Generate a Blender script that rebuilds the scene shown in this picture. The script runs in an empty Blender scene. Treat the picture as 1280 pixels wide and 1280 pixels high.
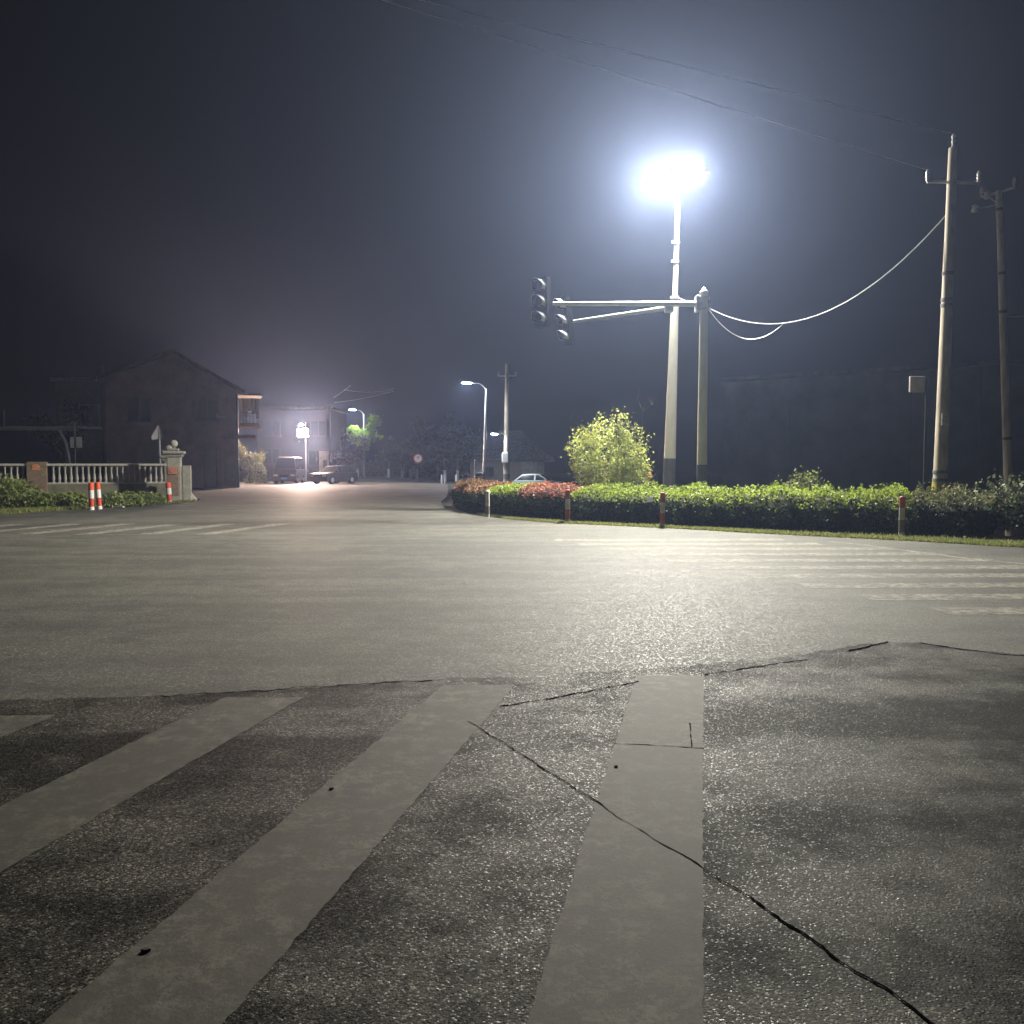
import bpy, bmesh, math, random
import numpy as np
from mathutils import Vector, Matrix
R = math.radians
random.seed(7)
rng = np.random.default_rng(7)
scene = bpy.context.scene
C = scene.collection

# ------------------------------------------------------------------ camera
FPX = 1100.0; EYE = 1.5; PITCH = math.atan(59 / FPX)
cam_d = bpy.data.cameras.new('camera'); cam = bpy.data.objects.new('camera', cam_d); C.objects.link(cam)
cam.location = (0, 0, EYE); cam.rotation_euler = (math.pi / 2 - PITCH, 0, 0)
cam_d.sensor_width = 36; cam_d.lens = 36 * FPX / 1280; cam_d.clip_end = 1500; cam_d.clip_start = 0.05
scene.camera = cam
# ------------------------------------------------------------------ night sky
w = bpy.data.worlds.new('World'); scene.world = w; w.use_nodes = True
bg = w.node_tree.nodes['Background']; bg.inputs[0].default_value = (0.0075, 0.0055, 0.0056, 1); bg.inputs[1].default_value = 0.15
scene.view_settings.view_transform = 'Standard'; scene.view_settings.look = 'None'
scene.view_settings.exposure = 0; scene.view_settings.gamma = 1
try:
    scene.cycles.use_denoising = True
    scene.cycles.max_bounces = 6; scene.cycles.volume_bounces = 0
    scene.cycles.transparent_max_bounces = 8
    scene.cycles.sample_clamp_indirect = 4
except Exception: pass
# light levels (lamps shown lit in the photograph)
MAST_L = 4300.0; STREET_L = 1700.0; FLOOD_L = 5000.0
HAZE_D = 0.00122

def G(px, py, z=0.0):
    u = (px - 640) / FPX; v = (640 - py) / FPX
    d = Vector((u, math.cos(PITCH) + math.sin(PITCH) * v, -math.sin(PITCH) + math.cos(PITCH) * v))
    t = (z - EYE) / d.z
    return Vector((d.x * t, d.y * t, z))
def P(px, py, Y):
    u = (px - 640) / FPX; v = (640 - py) / FPX
    d = Vector((u, math.cos(PITCH) + math.sin(PITCH) * v, -math.sin(PITCH) + math.cos(PITCH) * v))
    t = Y / d.y
    return Vector((d.x * t, Y, EYE + d.z * t))

# ------------------------------------------------------------------ materials
MATS = {}
def nodes(name):
    m = bpy.data.materials.new(name); m.use_nodes = True
    nt = m.node_tree; b = nt.nodes['Principled BSDF']
    return m, nt, b
def N(nt, t, **kw):
    n = nt.nodes.new(t)
    for k, v in kw.items():
        if k in n.inputs.keys(): n.inputs[k].default_value = v
        else: setattr(n, k, v)
    return n
def ramp(nt, src, stops):
    r = nt.nodes.new('ShaderNodeValToRGB')
    el = r.color_ramp.elements
    while len(el) < len(stops): el.new(0.5)
    for e, (p, c) in zip(el, stops):
        e.position = p; e.color = (c[0], c[1], c[2], 1) if not isinstance(c, (int, float)) else (c, c, c, 1)
    nt.links.new(src, r.inputs[0]); return r
def simple(name, col, rough=0.7, metal=0.0, var=0.25, scale=3.0, bump=0.15, bscale=40.0, stretch=None, bdist=0.01):
    if name in MATS: return MATS[name]
    m, nt, b = nodes(name)
    tc = N(nt, 'ShaderNodeTexCoord'); src = tc.outputs['Object']
    if stretch:
        mp = N(nt, 'ShaderNodeMapping'); mp.inputs['Scale'].default_value = stretch
        nt.links.new(src, mp.inputs[0]); src = mp.outputs[0]
    no = N(nt, 'ShaderNodeTexNoise', Scale=scale, Detail=6.0, Roughness=0.65); nt.links.new(src, no.inputs['Vector'])
    lo = [c * (1 - var) for c in col]; hi = [min(1, c * (1 + var)) for c in col]
    r = ramp(nt, no.outputs['Fac'], [(0.3, lo), (0.7, hi)])
    nt.links.new(r.outputs[0], b.inputs['Base Color'])
    b.inputs['Roughness'].default_value = rough; b.inputs['Metallic'].default_value = metal
    if bump:
        n2 = N(nt, 'ShaderNodeTexNoise', Scale=bscale, Detail=4.0); nt.links.new(src, n2.inputs['Vector'])
        bu = N(nt, 'ShaderNodeBump', Strength=bump, Distance=bdist); nt.links.new(n2.outputs['Fac'], bu.inputs['Height'])
        nt.links.new(bu.outputs[0], b.inputs['Normal'])
    MATS[name] = m; return m
def leafmat(name, cols, trans=0.35, rough=0.55):
    if name in MATS: return MATS[name]
    m, nt, b = nodes(name)
    ge = N(nt, 'ShaderNodeNewGeometry')
    n = len(cols)
    r = ramp(nt, ge.outputs['Random Per Island'], [(i / (n - 1), c) for i, c in enumerate(cols)])
    nt.links.new(r.outputs[0], b.inputs['Base Color']); b.inputs['Roughness'].default_value = rough
    b.inputs['Specular IOR Level'].default_value = 0.3
    tr = N(nt, 'ShaderNodeBsdfTranslucent'); nt.links.new(r.outputs[0], tr.inputs[0])
    mx = N(nt, 'ShaderNodeMixShader'); mx.inputs[0].default_value = trans
    nt.links.new(b.outputs[0], mx.inputs[1]); nt.links.new(tr.outputs[0], mx.inputs[2])
    nt.links.new(mx.outputs[0], nt.nodes['Material Output'].inputs['Surface'])
    MATS[name] = m; return m
def emit(name, col, s):
    if name in MATS: return MATS[name]
    m, nt, b = nodes(name)
    b.inputs['Base Color'].default_value = (0.8, 0.8, 0.8, 1)
    b.inputs['Emission Color'].default_value = (*col, 1); b.inputs['Emission Strength'].default_value = s
    MATS[name] = m; return m

def asphalt(name, base, agg, cell, contrast, rough, bumpd, patch, tilt, facet=0.0, spec=.5, rare=0):
    m, nt, b = nodes(name)
    tc = N(nt, 'ShaderNodeTexCoord').outputs['Object']
    L = nt.links.new
    big = N(nt, 'ShaderNodeTexNoise', Scale=0.35, Detail=5.0, Roughness=0.6); L(tc, big.inputs['Vector'])
    mp = N(nt, 'ShaderNodeMapping'); mp.inputs['Scale'].default_value = (0.25, 1.6, 1); mp.inputs['Rotation'].default_value = (0, 0, 0.12); L(tc, mp.inputs[0])
    swp = N(nt, 'ShaderNodeTexNoise', Scale=1.0, Detail=5.0, Roughness=0.55); L(mp.outputs[0], swp.inputs['Vector'])
    med = N(nt, 'ShaderNodeTexNoise', Scale=2.3, Detail=8.0, Roughness=0.7); L(tc, med.inputs['Vector'])
    a = N(nt, 'ShaderNodeMath', operation='ADD'); L(big.outputs['Fac'], a.inputs[0]); L(swp.outputs['Fac'], a.inputs[1])
    a2 = N(nt, 'ShaderNodeMath', operation='ADD'); L(a.outputs[0], a2.inputs[0]); L(med.outputs['Fac'], a2.inputs[1])
    a3 = N(nt, 'ShaderNodeMath', operation='DIVIDE'); L(a2.outputs[0], a3.inputs[0]); a3.inputs[1].default_value = 3
    pr = ramp(nt, a3.outputs[0], [(0.44, 1 - patch * .8), (0.57, 1 + patch * .7)]); pr.color_ramp.interpolation = 'EASE'
    vo = N(nt, 'ShaderNodeTexVoronoi', Scale=cell); L(tc, vo.inputs['Vector'])
    sep = N(nt, 'ShaderNodeSeparateColor'); L(vo.outputs['Color'], sep.inputs[0])
    cr = ramp(nt, sep.outputs[0], [(0.0, [c * (1 - contrast) for c in base]), (0.55, base), (0.8, [c * 1.25 for c in base]), (1.0, agg)])
    ed = ramp(nt, vo.outputs['Distance'], [(0.35, 1.0), (0.75, 0.35)])
    m1 = N(nt, 'ShaderNodeMix', data_type='RGBA', blend_type='MULTIPLY'); m1.inputs[0].default_value = 1
    L(cr.outputs[0], m1.inputs[6]); L(pr.outputs[0], m1.inputs[7])
    m2 = N(nt, 'ShaderNodeMix', data_type='RGBA', blend_type='MULTIPLY'); m2.inputs[0].default_value = 1 if contrast > .3 else .4
    L(m1.outputs[2], m2.inputs[6]); L(ed.outputs[0], m2.inputs[7])
    L(m2.outputs[2], b.inputs['Base Color'])
    rr = ramp(nt, sep.outputs[1], [(0.0, rough - .2), (0.12, rough - .14), (.16, rough), (1.0, min(1, rough + .15))])
    L(rr.outputs[0], b.inputs['Roughness'])
    # height: stones as domes of random height, tilted
    inv = N(nt, 'ShaderNodeMath', operation='SUBTRACT'); inv.inputs[0].default_value = 1; L(vo.outputs['Distance'], inv.inputs[1])
    mul = N(nt, 'ShaderNodeMath', operation='MULTIPLY'); L(inv.outputs[0], mul.inputs[0]); L(sep.outputs[2], mul.inputs[1])
    fine = N(nt, 'ShaderNodeTexNoise', Scale=cell * 0.7, Detail=3.0); L(tc, fine.inputs['Vector'])
    ad = N(nt, 'ShaderNodeMath', operation='ADD'); L(mul.outputs[0], ad.inputs[0]); L(fine.outputs['Fac'], ad.inputs[1])
    bu = N(nt, 'ShaderNodeBump', Strength=tilt, Distance=bumpd); L(ad.outputs[0], bu.inputs['Height'])
    sub = N(nt, 'ShaderNodeVectorMath', operation='SUBTRACT'); L(vo.outputs['Color'], sub.inputs[0]); sub.inputs[1].default_value = (.5, .5, .5)
    scl = N(nt, 'ShaderNodeVectorMath', operation='MULTIPLY'); L(sub.outputs[0], scl.inputs[0]); scl.inputs[1].default_value = (facet, facet, 0)
    ge = N(nt, 'ShaderNodeNewGeometry'); av = N(nt, 'ShaderNodeVectorMath', operation='ADD'); L(ge.outputs['Normal'], av.inputs[0]); L(scl.outputs[0], av.inputs[1])
    nm = N(nt, 'ShaderNodeVectorMath', operation='NORMALIZE'); L(av.outputs[0], nm.inputs[0]); L(nm.outputs[0], bu.inputs['Normal'])
    L(bu.outputs[0], b.inputs['Normal']); b.inputs['Specular IOR Level'].default_value = spec
    if rare:
        s2 = ramp(nt, sep.outputs[1], [(0.0, rare), (0.10, rare), (0.16, spec), (1.0, spec)]); 
        mm = N(nt, 'ShaderNodeMath', operation='MULTIPLY'); L(s2.outputs[0], mm.inputs[0]); L(pr.outputs[0], mm.inputs[1]); L(mm.outputs[0], b.inputs['Specular IOR Level'])
    MATS[name] = m; return m
def paint(name, col, worn, under, rough=0.75):
    m, nt, b = nodes(name); L = nt.links.new
    tc = N(nt, 'ShaderNodeTexCoord').outputs['Object']
    big = N(nt, 'ShaderNodeTexNoise', Scale=2.4, Detail=8.0, Roughness=0.7); L(tc, big.inputs['Vector'])
    fine = N(nt, 'ShaderNodeTexNoise', Scale=70.0, Detail=6.0, Roughness=0.8); L(tc, fine.inputs['Vector'])
    mid = N(nt, 'ShaderNodeTexNoise', Scale=9.0, Detail=8.0, Roughness=0.75); L(tc, mid.inputs['Vector'])
    r1 = ramp(nt, big.outputs['Fac'], [(0.40, [c * .66 for c in col]), (0.60, [c * 1.2 for c in col])])
    r1b = ramp(nt, mid.outputs['Fac'], [(0.40, .78), (0.60, 1.14)])
    mm = N(nt, 'ShaderNodeMix', data_type='RGBA', blend_type='MULTIPLY'); mm.inputs[0].default_value = 1
    L(r1.outputs[0], mm.inputs[6]); L(r1b.outputs[0], mm.inputs[7])
    ad = N(nt, 'ShaderNodeMath', operation='ADD'); L(fine.outputs['Fac'], ad.inputs[0]); L(mid.outputs['Fac'], ad.inputs[1])
    r2 = ramp(nt, ad.outputs[0], [(worn, 1.0), (worn + 0.06, 0.0)])
    # ramp domain is 0..1, the sum is scaled
    ad2 = N(nt, 'ShaderNodeMath', operation='MULTIPLY'); L(ad.outputs[0], ad2.inputs[0]); ad2.inputs[1].default_value = .5
    L(ad2.outputs[0], r2.inputs[0])
    mx = N(nt, 'ShaderNodeMix', data_type='RGBA'); L(r2.outputs[0], mx.inputs[0]); L(mm.outputs[2], mx.inputs[6]); mx.inputs[7].default_value = (*under, 1)
    L(mx.outputs[2], b.inputs['Base Color']); b.inputs['Roughness'].default_value = rough; b.inputs['Specular IOR Level'].default_value = .22
    bu = N(nt, 'ShaderNodeBump', Strength=0.5, Distance=0.003); L(ad.outputs[0], bu.inputs['Height']); L(bu.outputs[0], b.inputs['Normal'])
    MATS[name] = m; return m

M_ROAD = asphalt('road_asphalt', (0.058, 0.057, 0.045), (0.20, 0.20, 0.16), 95.0, 0.3, 0.75, 0.003, 0.42, 0.3, .11, .44)
M_FORE = asphalt('coarse_asphalt', (0.029, 0.026, 0.019), (0.20, 0.19, 0.15), 132.0, 0.62, 0.68, 0.005, 0.75, 0.5, .38, .15, .48)
M_CONC = simple('forecourt_concrete', (0.08, 0.075, 0.065), .8, var=.3, scale=.8)
M_PAINT = paint('worn_road_paint', (0.096, 0.092, 0.073), 0.475, (0.06, 0.056, 0.048))
M_PAINT2 = paint('faded_road_paint', (0.25, 0.24, 0.20), 0.455, (0.07, 0.065, 0.05))
M_TAR = simple('crack_tar', (0.006, 0.006, 0.005), 1.0, bump=0); M_TAR.node_tree.nodes['Principled BSDF'].inputs['Specular IOR Level'].default_value = 0
M_SOIL = simple('soil', (0.045, 0.045, 0.028), .95, var=.5, scale=1.2, bump=.6, bscale=14, bdist=.05)
M_STEEL = simple('galvanised_steel', (0.52, 0.53, 0.54), .45, .35, var=.12, scale=5, bump=.05)
M_POLECON = simple('pole_concrete', (0.37, 0.32, 0.25), .85, var=.42, scale=2.5, bump=.25, bscale=60, stretch=(3, 3, .5))
M_WHITEPOLE = simple('painted_pole', (0.62, 0.61, 0.54), .5, var=.12, scale=3, stretch=(2, 2, .6), bump=0)
M_DARKBAND = simple('dark_base_grey', (0.10, 0.11, 0.12), .8, bump=0)  # plain dark grey for pole bases, bands and posts
M_BLACK = simple('black_plastic', (0.0016, 0.0016, 0.0018), .9, bump=0); M_BLACK.node_tree.nodes['Principled BSDF'].inputs['Specular IOR Level'].default_value = .01
M_VISOR = simple('visor_metal', (0.55, 0.56, 0.58), .5, .2, var=.1)
M_WIRE = simple('wire', (0.55, 0.56, 0.58), .35, .7, bump=0); M_DWIRE = simple('bare_wire', (0.6, 0.6, 0.62), .3, 1.0, bump=0)
M_INS = simple('insulator', (0.5, 0.47, 0.47), .35, bump=0)
M_STUCCO = simple('house_stucco', (0.52, 0.40, 0.31), .9, var=.22, scale=1.2, bump=.3, bscale=25)
M_STUCCO2 = simple('grey_render', (0.20, 0.20, 0.20), .9, var=.2, scale=.7, bump=.3, bscale=20)
M_CREAM = simple('cream_wall', (0.42, 0.41, 0.36), .85, var=.15)
M_GLASSD = simple('dark_glass', (0.015, 0.017, 0.02), .12, bump=0)
M_FRAME = simple('window_frame', (0.22, 0.22, 0.22), .5, bump=0)
M_BALU = simple('balustrade_cement', (0.48, 0.46, 0.40), .8, var=.2, scale=8)
M_BRICKP = simple('pillar_brown', (0.22, 0.16, 0.11), .85, var=.3, scale=5)
M_PILLAR = simple('pillar_cement', (0.32, 0.31, 0.26), .85, var=.25, scale=4)
M_ORANGE = simple('orange_plastic', (0.75, 0.10, 0.03), .5, var=.1)
M_REDP = simple('red_band', (0.55, 0.06, 0.03), .5, var=.15)
M_WHITEB = simple('white_band', (0.72, 0.72, 0.70), .5, var=.1)
M_STONE = simple('stone', (0.33, 0.32, 0.29), .9, var=.3, scale=6)
M_BARK = simple('bark', (0.12, 0.10, 0.075), .9, var=.4, scale=8, bump=.6, stretch=(4, 4, 1))
M_TWIG = simple('pale_twig', (0.26, 0.23, 0.16), .9, var=.3, scale=8)
M_LIMEW = simple('whitewashed_bark', (0.5, 0.5, 0.5), .9, var=.2, scale=8)

def rooftile(name, col):
    m, nt, b = nodes(name); L = nt.links.new
    tc = N(nt, 'ShaderNodeTexCoord').outputs['Object']
    wv = N(nt, 'ShaderNodeTexWave', Scale=3.2, Distortion=0.3); L(tc, wv.inputs['Vector'])
    wv.wave_type = 'BANDS'; wv.bands_direction = 'X'
    no = N(nt, 'ShaderNodeTexNoise', Scale=4.0, Detail=5.0); L(tc, no.inputs['Vector'])
    r = ramp(nt, no.outputs['Fac'], [(0.3, [c * .6 for c in col]), (0.7, [c * 1.3 for c in col])]); L(r.outputs[0], b.inputs['Base Color'])
    b.inputs['Roughness'].default_value = .8
    bu = N(nt, 'ShaderNodeBump', Strength=.8, Distance=.05); L(wv.outputs['Fac'], bu.inputs['Height']); L(bu.outputs[0], b.inputs['Normal'])
    MATS[name] = m; return m
M_ROOF = rooftile('roof_tile', (0.13, 0.11, 0.10))
M_ROOF2 = rooftile('pale_roof_tile', (0.26, 0.26, 0.27))

# ------------------------------------------------------------------ mesh builder
class MB:
    def __init__(s): s.v = []; s.f = []; s.mi = []; s.sm = []
    def add(s, vs, fs, mi=0, smooth=False):
        o = len(s.v); s.v += [tuple(v) for v in vs]; s.f += [tuple(i + o for i in f) for f in fs]
        s.mi += [mi] * len(fs); s.sm += [smooth] * len(fs); return s
    def box(s, c, d, rz=0.0, mi=0, bev=0.0):
        hx, hy, hz = d[0] / 2, d[1] / 2, d[2] / 2
        cs, sn = math.cos(rz), math.sin(rz)
        if bev <= 0:
            pts = [(x, y, z) for z in (-hz, hz) for x, y in ((-hx, -hy), (hx, -hy), (hx, hy), (-hx, hy))]
            fs = [(0, 3, 2, 1), (4, 5, 6, 7), (0, 1, 5, 4), (1, 2, 6, 5), (2, 3, 7, 6), (3, 0, 4, 7)]
        else:
            b = min(bev, hx * .9, hy * .9, hz * .9)
            ring = lambda e, z: [(-hx + b, -hy + e, z), (hx - b, -hy + e, z), (hx - e, -hy + b, z), (hx - e, hy - b, z), (hx - b, hy - e, z), (-hx + b, hy - e, z), (-hx + e, hy - b, z), (-hx + e, -hy + b, z)]
            pts = ring(b, -hz) + ring(0, -hz + b) + ring(0, hz - b) + ring(b, hz)
            fs = [tuple(range(7, -1, -1)), tuple(range(24, 32))]
            for k in range(3):
                for i in range(8): j = (i + 1) % 8; fs.append((k * 8 + i, k * 8 + j, k * 8 + 8 + j, k * 8 + 8 + i))
        return s.add([(c[0] + x * cs - y * sn, c[1] + x * sn + y * cs, c[2] + z) for x, y, z in pts], fs, mi)
    def tube(s, pts, rad, n=10, mi=0, caps=True):
        pts = [Vector(p) for p in pts]
        if isinstance(rad, (int, float)): rad = [rad] * len(pts)
        vs = []; fs = []
        prev = None
        for i, p in enumerate(pts):
            t = (pts[min(i + 1, len(pts) - 1)] - pts[max(i - 1, 0)])
            if t.length < 1e-9: t = Vector((0, 0, 1))
            t.normalize()
            if prev is None:
                a = Vector((1, 0, 0)) if abs(t.x) < .9 else Vector((0, 1, 0))
                u = t.cross(a).normalized()
            else:
                u = (prev - t * prev.dot(t))
                u = u.normalized() if u.length > 1e-6 else t.orthogonal().normalized()
            prev = u; v = t.cross(u)
            for k in range(n):
                a = 2 * math.pi * k / n; vs.append(p + (u * math.cos(a) + v * math.sin(a)) * rad[i])
        for i in range(len(pts) - 1):
            for k in range(n):
                k2 = (k + 1) % n; fs.append((i * n + k, i * n + k2, (i + 1) * n + k2, (i + 1) * n + k))
        s.add(vs, fs, mi, True)
        if caps:
            s.add(vs[:n], [tuple(range(n - 1, -1, -1))], mi); s.add(vs[-n:], [tuple(range(n))], mi)
        return s
    def lathe(s, c, prof, n=14, mi=0):
        return s.tube([(c[0], c[1], c[2] + z) for r, z in prof], [max(r, .001) for r, z in prof], n, mi)
    def prism(s, poly, axis_a, axis_b, off0, off1, mi=0):
        # poly in 2D (a, b), extruded between vectors off0 and off1
        A, B = Vector(axis_a), Vector(axis_b); n = len(poly)
        vs = [Vector(off0) + A * a + B * b for a, b in poly] + [Vector(off1) + A * a + B * b for a, b in poly]
        fs = [tuple(range(n)), tuple(range(2 * n - 1, n - 1, -1))] + [(i, i + n, (i + 1) % n + n, (i + 1) % n) for i in range(n)]
        return s.add(vs, fs, mi)
    def build(s, name, mats, parent=None):
        me = bpy.data.meshes.new(name)
        org = WORG.get(parent.name, Vector((0, 0, 0))) if parent else Vector((0, 0, 0))
        v = [(a[0] - org[0], a[1] - org[1], a[2] - org[2]) for a in s.v]
        me.from_pydata(v, [], s.f)
        mats = mats if isinstance(mats, (list, tuple)) else [mats]
        for m in mats: me.materials.append(m)
        me.polygons.foreach_set('material_index', s.mi); me.polygons.foreach_set('use_smooth', s.sm)
        me.update()
        if len(s.f) < 60000:
            bm = bmesh.new(); bm.from_mesh(me)
            if getattr(s, 'recalc', True): bmesh.ops.recalc_face_normals(bm, faces=bm.faces)
            bm.to_mesh(me); bm.free()
        o = bpy.data.objects.new(name, me); C.objects.link(o)
        if parent: o.parent = parent; WORG[o.name] = org
        return o
WORG = {}
def thing(name, label, cat, loc, group=None):
    o = bpy.data.objects.new(name, None); C.objects.link(o); o.location = loc; o.empty_display_size = .2
    WORG[o.name] = Vector(loc); o['label'] = label; o['category'] = cat
    if group: o['group'] = group
    return o
def tag(o, label, cat, group=None, kind=None):
    o['label'] = label; o['category'] = cat
    if group: o['group'] = group
    if kind: o['kind'] = kind
    return o
def struct(o, label=None):
    o['kind'] = 'structure'
    if label: o['label'] = label
    return o
def copy_tree(o, parent=None):
    c = o.copy(); C.objects.link(c)
    if parent: c.parent = parent
    for ch in list(o.children): copy_tree(ch, c)
    return c

def noise2(x, y, s=1.0):
    return (math.sin(x * 1.7 * s + 1.3) * math.cos(y * 2.1 * s - .7) + .5 * math.sin(x * 4.3 * s + y * 3.1 * s)) / 1.5

# ------------------------------------------------------------------ setting
# ground sheet
def smooth(a, b, x):
    t = min(1, max(0, (x - a) / (b - a))); return t * t * (3 - 2 * t)
def gh(x, y):
    low = smooth(24, 34, y + .9 * x) * smooth(0, 4, x + (y - 30) * .06)
    return -0.05 - 0.75 * low
g = MB(); xs = [-195, -150, -110, -80, -60, -50] + list(range(-44, 46, 2)) + [50, 60, 80, 110, 150, 195]
ys = [-38, -25, -12] + list(range(-6, 112, 2)) + [120, 140, 170, 210, 255]
vs = [(x, y, gh(x, y) + .03 * noise2(x, y, .4) - .02) for y in ys for x in xs]; nx = len(xs)
fs = [(j * nx + i, j * nx + i + 1, (j + 1) * nx + i + 1, (j + 1) * nx + i) for j in range(len(ys) - 1) for i in range(nx - 1)]
g.add(vs, fs, 0, True); struct(g.build('ground', M_SOIL))
# road
def poly_sheet(name, pts, z, mat, thick=0.0):
    m = MB(); n = len(pts)
    if thick:
        m.prism([(p[0], p[1]) for p in pts], (1, 0, 0), (0, 1, 0), (0, 0, z - thick), (0, 0, z))
    else:
        m.add([(p[0], p[1], z) for p in pts], [tuple(range(n))])
    bm_o = m.build(name, mat)
    return bm_o
road = [(-34, -14), (36, -14), (36, 5), (16, 12), (12, 14.4), (9.28, 15.95), (7.75, 17.4), (5.4, 19.2), (4.1, 20.5), (1.23, 22.6), (0, 24.2), (-1.3, 27.2), (-2.3, 30.3), (-2.9, 36), (-3.1, 42), (-4, 55),
        (-5, 68.75), (-10.8, 84.6), (-18.7, 103), (-27, 103), (-23, 84), (-21.5, 70), (-24, 60), (-25, 50), (-13.6, 38.5), (-12.9, 35.1), (-14.1, 31.5), (-15.5, 26.6), (-20, 12)]
struct(poly_sheet('road', road, 0.0, M_ROAD, .25))
fore_px = [(-260, 880), (-60, 878), (60, 874), (200, 871), (300, 866), (420, 858), (500, 852), (560, 848), (660, 846), (800, 838), (900, 829), (985, 821), (1050, 811), (1100, 803), (1150, 804), (1210, 813), (1280, 819), (1400, 822), (1600, 830)]
fp = []
for i in range(len(fore_px) - 1):
    a, b = G(*fore_px[i]), G(*fore_px[i + 1])
    k = max(2, int((b - a).length / .06))
    for j in range(k):
        p = a.lerp(b, j / k); fp.append((p.x + random.uniform(-.02, .02), p.y + random.uniform(-.035, .035)))
edge_line = fp[:]
fp = [(-12, fp[0][1])] + fp + [(12, fp[-1][1]), (12, -6), (-12, -6)]
struct(poly_sheet('road_surface', fp, 0.004, M_FORE))
# kerbless forecourt in front of the houses
fc = [(-24.6, 60.2), (-21.7, 70), (-22, 76), (-40, 76), (-40, 57.4), (-25.1, 57.4)]
struct(poly_sheet('pavement', fc, 0.004, M_CONC))

def strip(name, pts, wdt, z, mat, jit=0.0, step=None):
    m = MB(); L_, R_ = [], []
    P2 = [Vector((p[0], p[1], 0)) for p in pts]
    if step:
        q = []
        for a, b in zip(P2[:-1], P2[1:]):
            k = max(1, int((b - a).length / step))
            for j in range(k): q.append(a.lerp(b, j / k))
        q.append(P2[-1]); P2 = q
    for i, p in enumerate(P2):
        t = (P2[min(i + 1, len(P2) - 1)] - P2[max(i - 1, 0)]).normalized(); nn = Vector((-t.y, t.x, 0))
        wl = wdt[i] if isinstance(wdt, list) else wdt
        o = nn * random.uniform(-jit, jit) * 1.6
        if jit:
            o = nn * jit * (1.4 * noise2(p.x * 9, p.y * 7) + .35 * noise2(p.x * 25, p.y * 21)) + nn * random.uniform(-.2, .2) * jit
            wl *= max(.12, .75 + .55 * noise2(p.x * 17 + 3, p.y * 13) + random.uniform(-.3, .3))
        L_.append(p + nn * wl / 2 + o); R_.append(p - nn * wl / 2 + o)
    n = len(P2); vs = [(v.x, v.y, z) for v in L_ + R_]
    m.add(vs, [(i, n + i, n + i + 1, i + 1) for i in range(n - 1)])
    return m.build(name, mat)
# foreground zebra bars: jagged worn edges
DX = 240 / 1100.0
def zebra(xr, y1, y0, wd, mat, z=.0058, dx=DX, jit=.006):
    m = MB(); Lp, Rp = [], []; n = int((y1 - y0) / .05)
    for i in range(n + 1):
        y = y0 + (y1 - y0) * i / n; x = xr + (y - 6.25) * dx
        Rp.append((x + random.uniform(-jit, jit), y, z)); Lp.append((x - wd + random.uniform(-jit, jit), y + (random.uniform(-.01, .01)), z))
    k = 8; vs = []
    for i in range(n + 1):
        for j in range(k + 1):
            t = j / k; a, b = Lp[i], Rp[i]
            yy = a[1] * (1 - t) + b[1] * t + (random.uniform(-.015, .015) if i in (0, n) else 0)
            vs.append((a[0] * (1 - t) + b[0] * t, yy, z))
    m.add(vs, [(i * (k + 1) + j, i * (k + 1) + j + 1, (i + 1) * (k + 1) + j + 1, (i + 1) * (k + 1) + j) for i in range(n) for j in range(k)])
    return m
xr1 = G(882, 845).x
zl = ['worn white crosswalk bar crossed by a diagonal crack', 'worn white crosswalk bar running to the bottom left corner', 'faint brownish crosswalk bar', 'crosswalk bar end by the picture edge']
for k, (far, wd) in enumerate([(G(840, 845).y, .475), (G(600, 857).y, .485), (G(310, 873).y, .50), (G(20, 895).y, .47), (5.1, .47)]):
    struct(zebra(xr1 - 1.285 * k - (.0 if k < 2 else .01), far, .7, wd, M_PAINT).build('crosswalk_bar', M_PAINT), (zl + zl[-1:])[k])
# left and right crossings further off
for k in range(7):
    x0 = -6.4 - 1.3 * k
    struct(zebra(x0 - (19 - 6.25) * DX, 22.4 - .1 * (k % 3), 18.9 + .1 * (k % 2), .42, M_PAINT2, z=.0015).build('crosswalk_bar', M_PAINT2), 'faded crosswalk bar on the left arm of the junction')
for k in range(10):
    y = 8.97 + .95 * k; xl = 4.4 + (y - 8.97) * (.85 - 4.4) / 8.55
    m = MB(); n = 60; vs = []
    for i in range(n + 1):
        x = xl + (5.2 if k < 8 else 4.6) * i / n
        for s_ in (-1, 1): vs.append((x + random.uniform(-.01, .01), y + s_ * .22 + random.uniform(-.008, .008) + .02 * (x - xl), .0015))
    m.add(vs, [(2 * i, 2 * i + 2, 2 * i + 3, 2 * i + 1) for i in range(n)])
    struct(m.build('crosswalk_bar', M_PAINT2), 'faded crosswalk bar on the right arm of the junction')
struct(strip('edge_line', [G(1035, 677), G(1080, 681), G(1130, 688), G(1200, 697), G(1290, 706), G(1400, 722)], .15, .003, M_PAINT2, 0, .3))
# cracks
def crack(pxs, wd, z=.0075, jit=.010):
    return struct(strip('road_crack', [G(*p) for p in pxs], wd, z, M_TAR, jit, .022))
crack([(585, 903), (640, 935), (700, 975), (742, 1001), (800, 1040), (845, 1068), (880, 1090)], .0075)
crack([(880, 1090), (960, 1140), (1040, 1195), (1110, 1243), (1180, 1290), (1300, 1375)], .0105, jit=.012)
crack([(625, 884), (700, 872), (795, 854), (800, 853)], .018)
crack([(880, 845), (985, 828), (1010, 826)], .018)
crack([(1060, 815), (1105, 804), (1110, 803)], .03)
crack([(1150, 804), (1200, 812), (1250, 818), (1300, 822)], .03)
crack([(200, 871), (300, 866), (420, 858), (540, 851)], .022, jit=.02)
crack([(768, 931), (820, 933), (880, 937)], .008, jit=.003)
crack([(862, 905), (865, 935)], .007, jit=.002)
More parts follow.
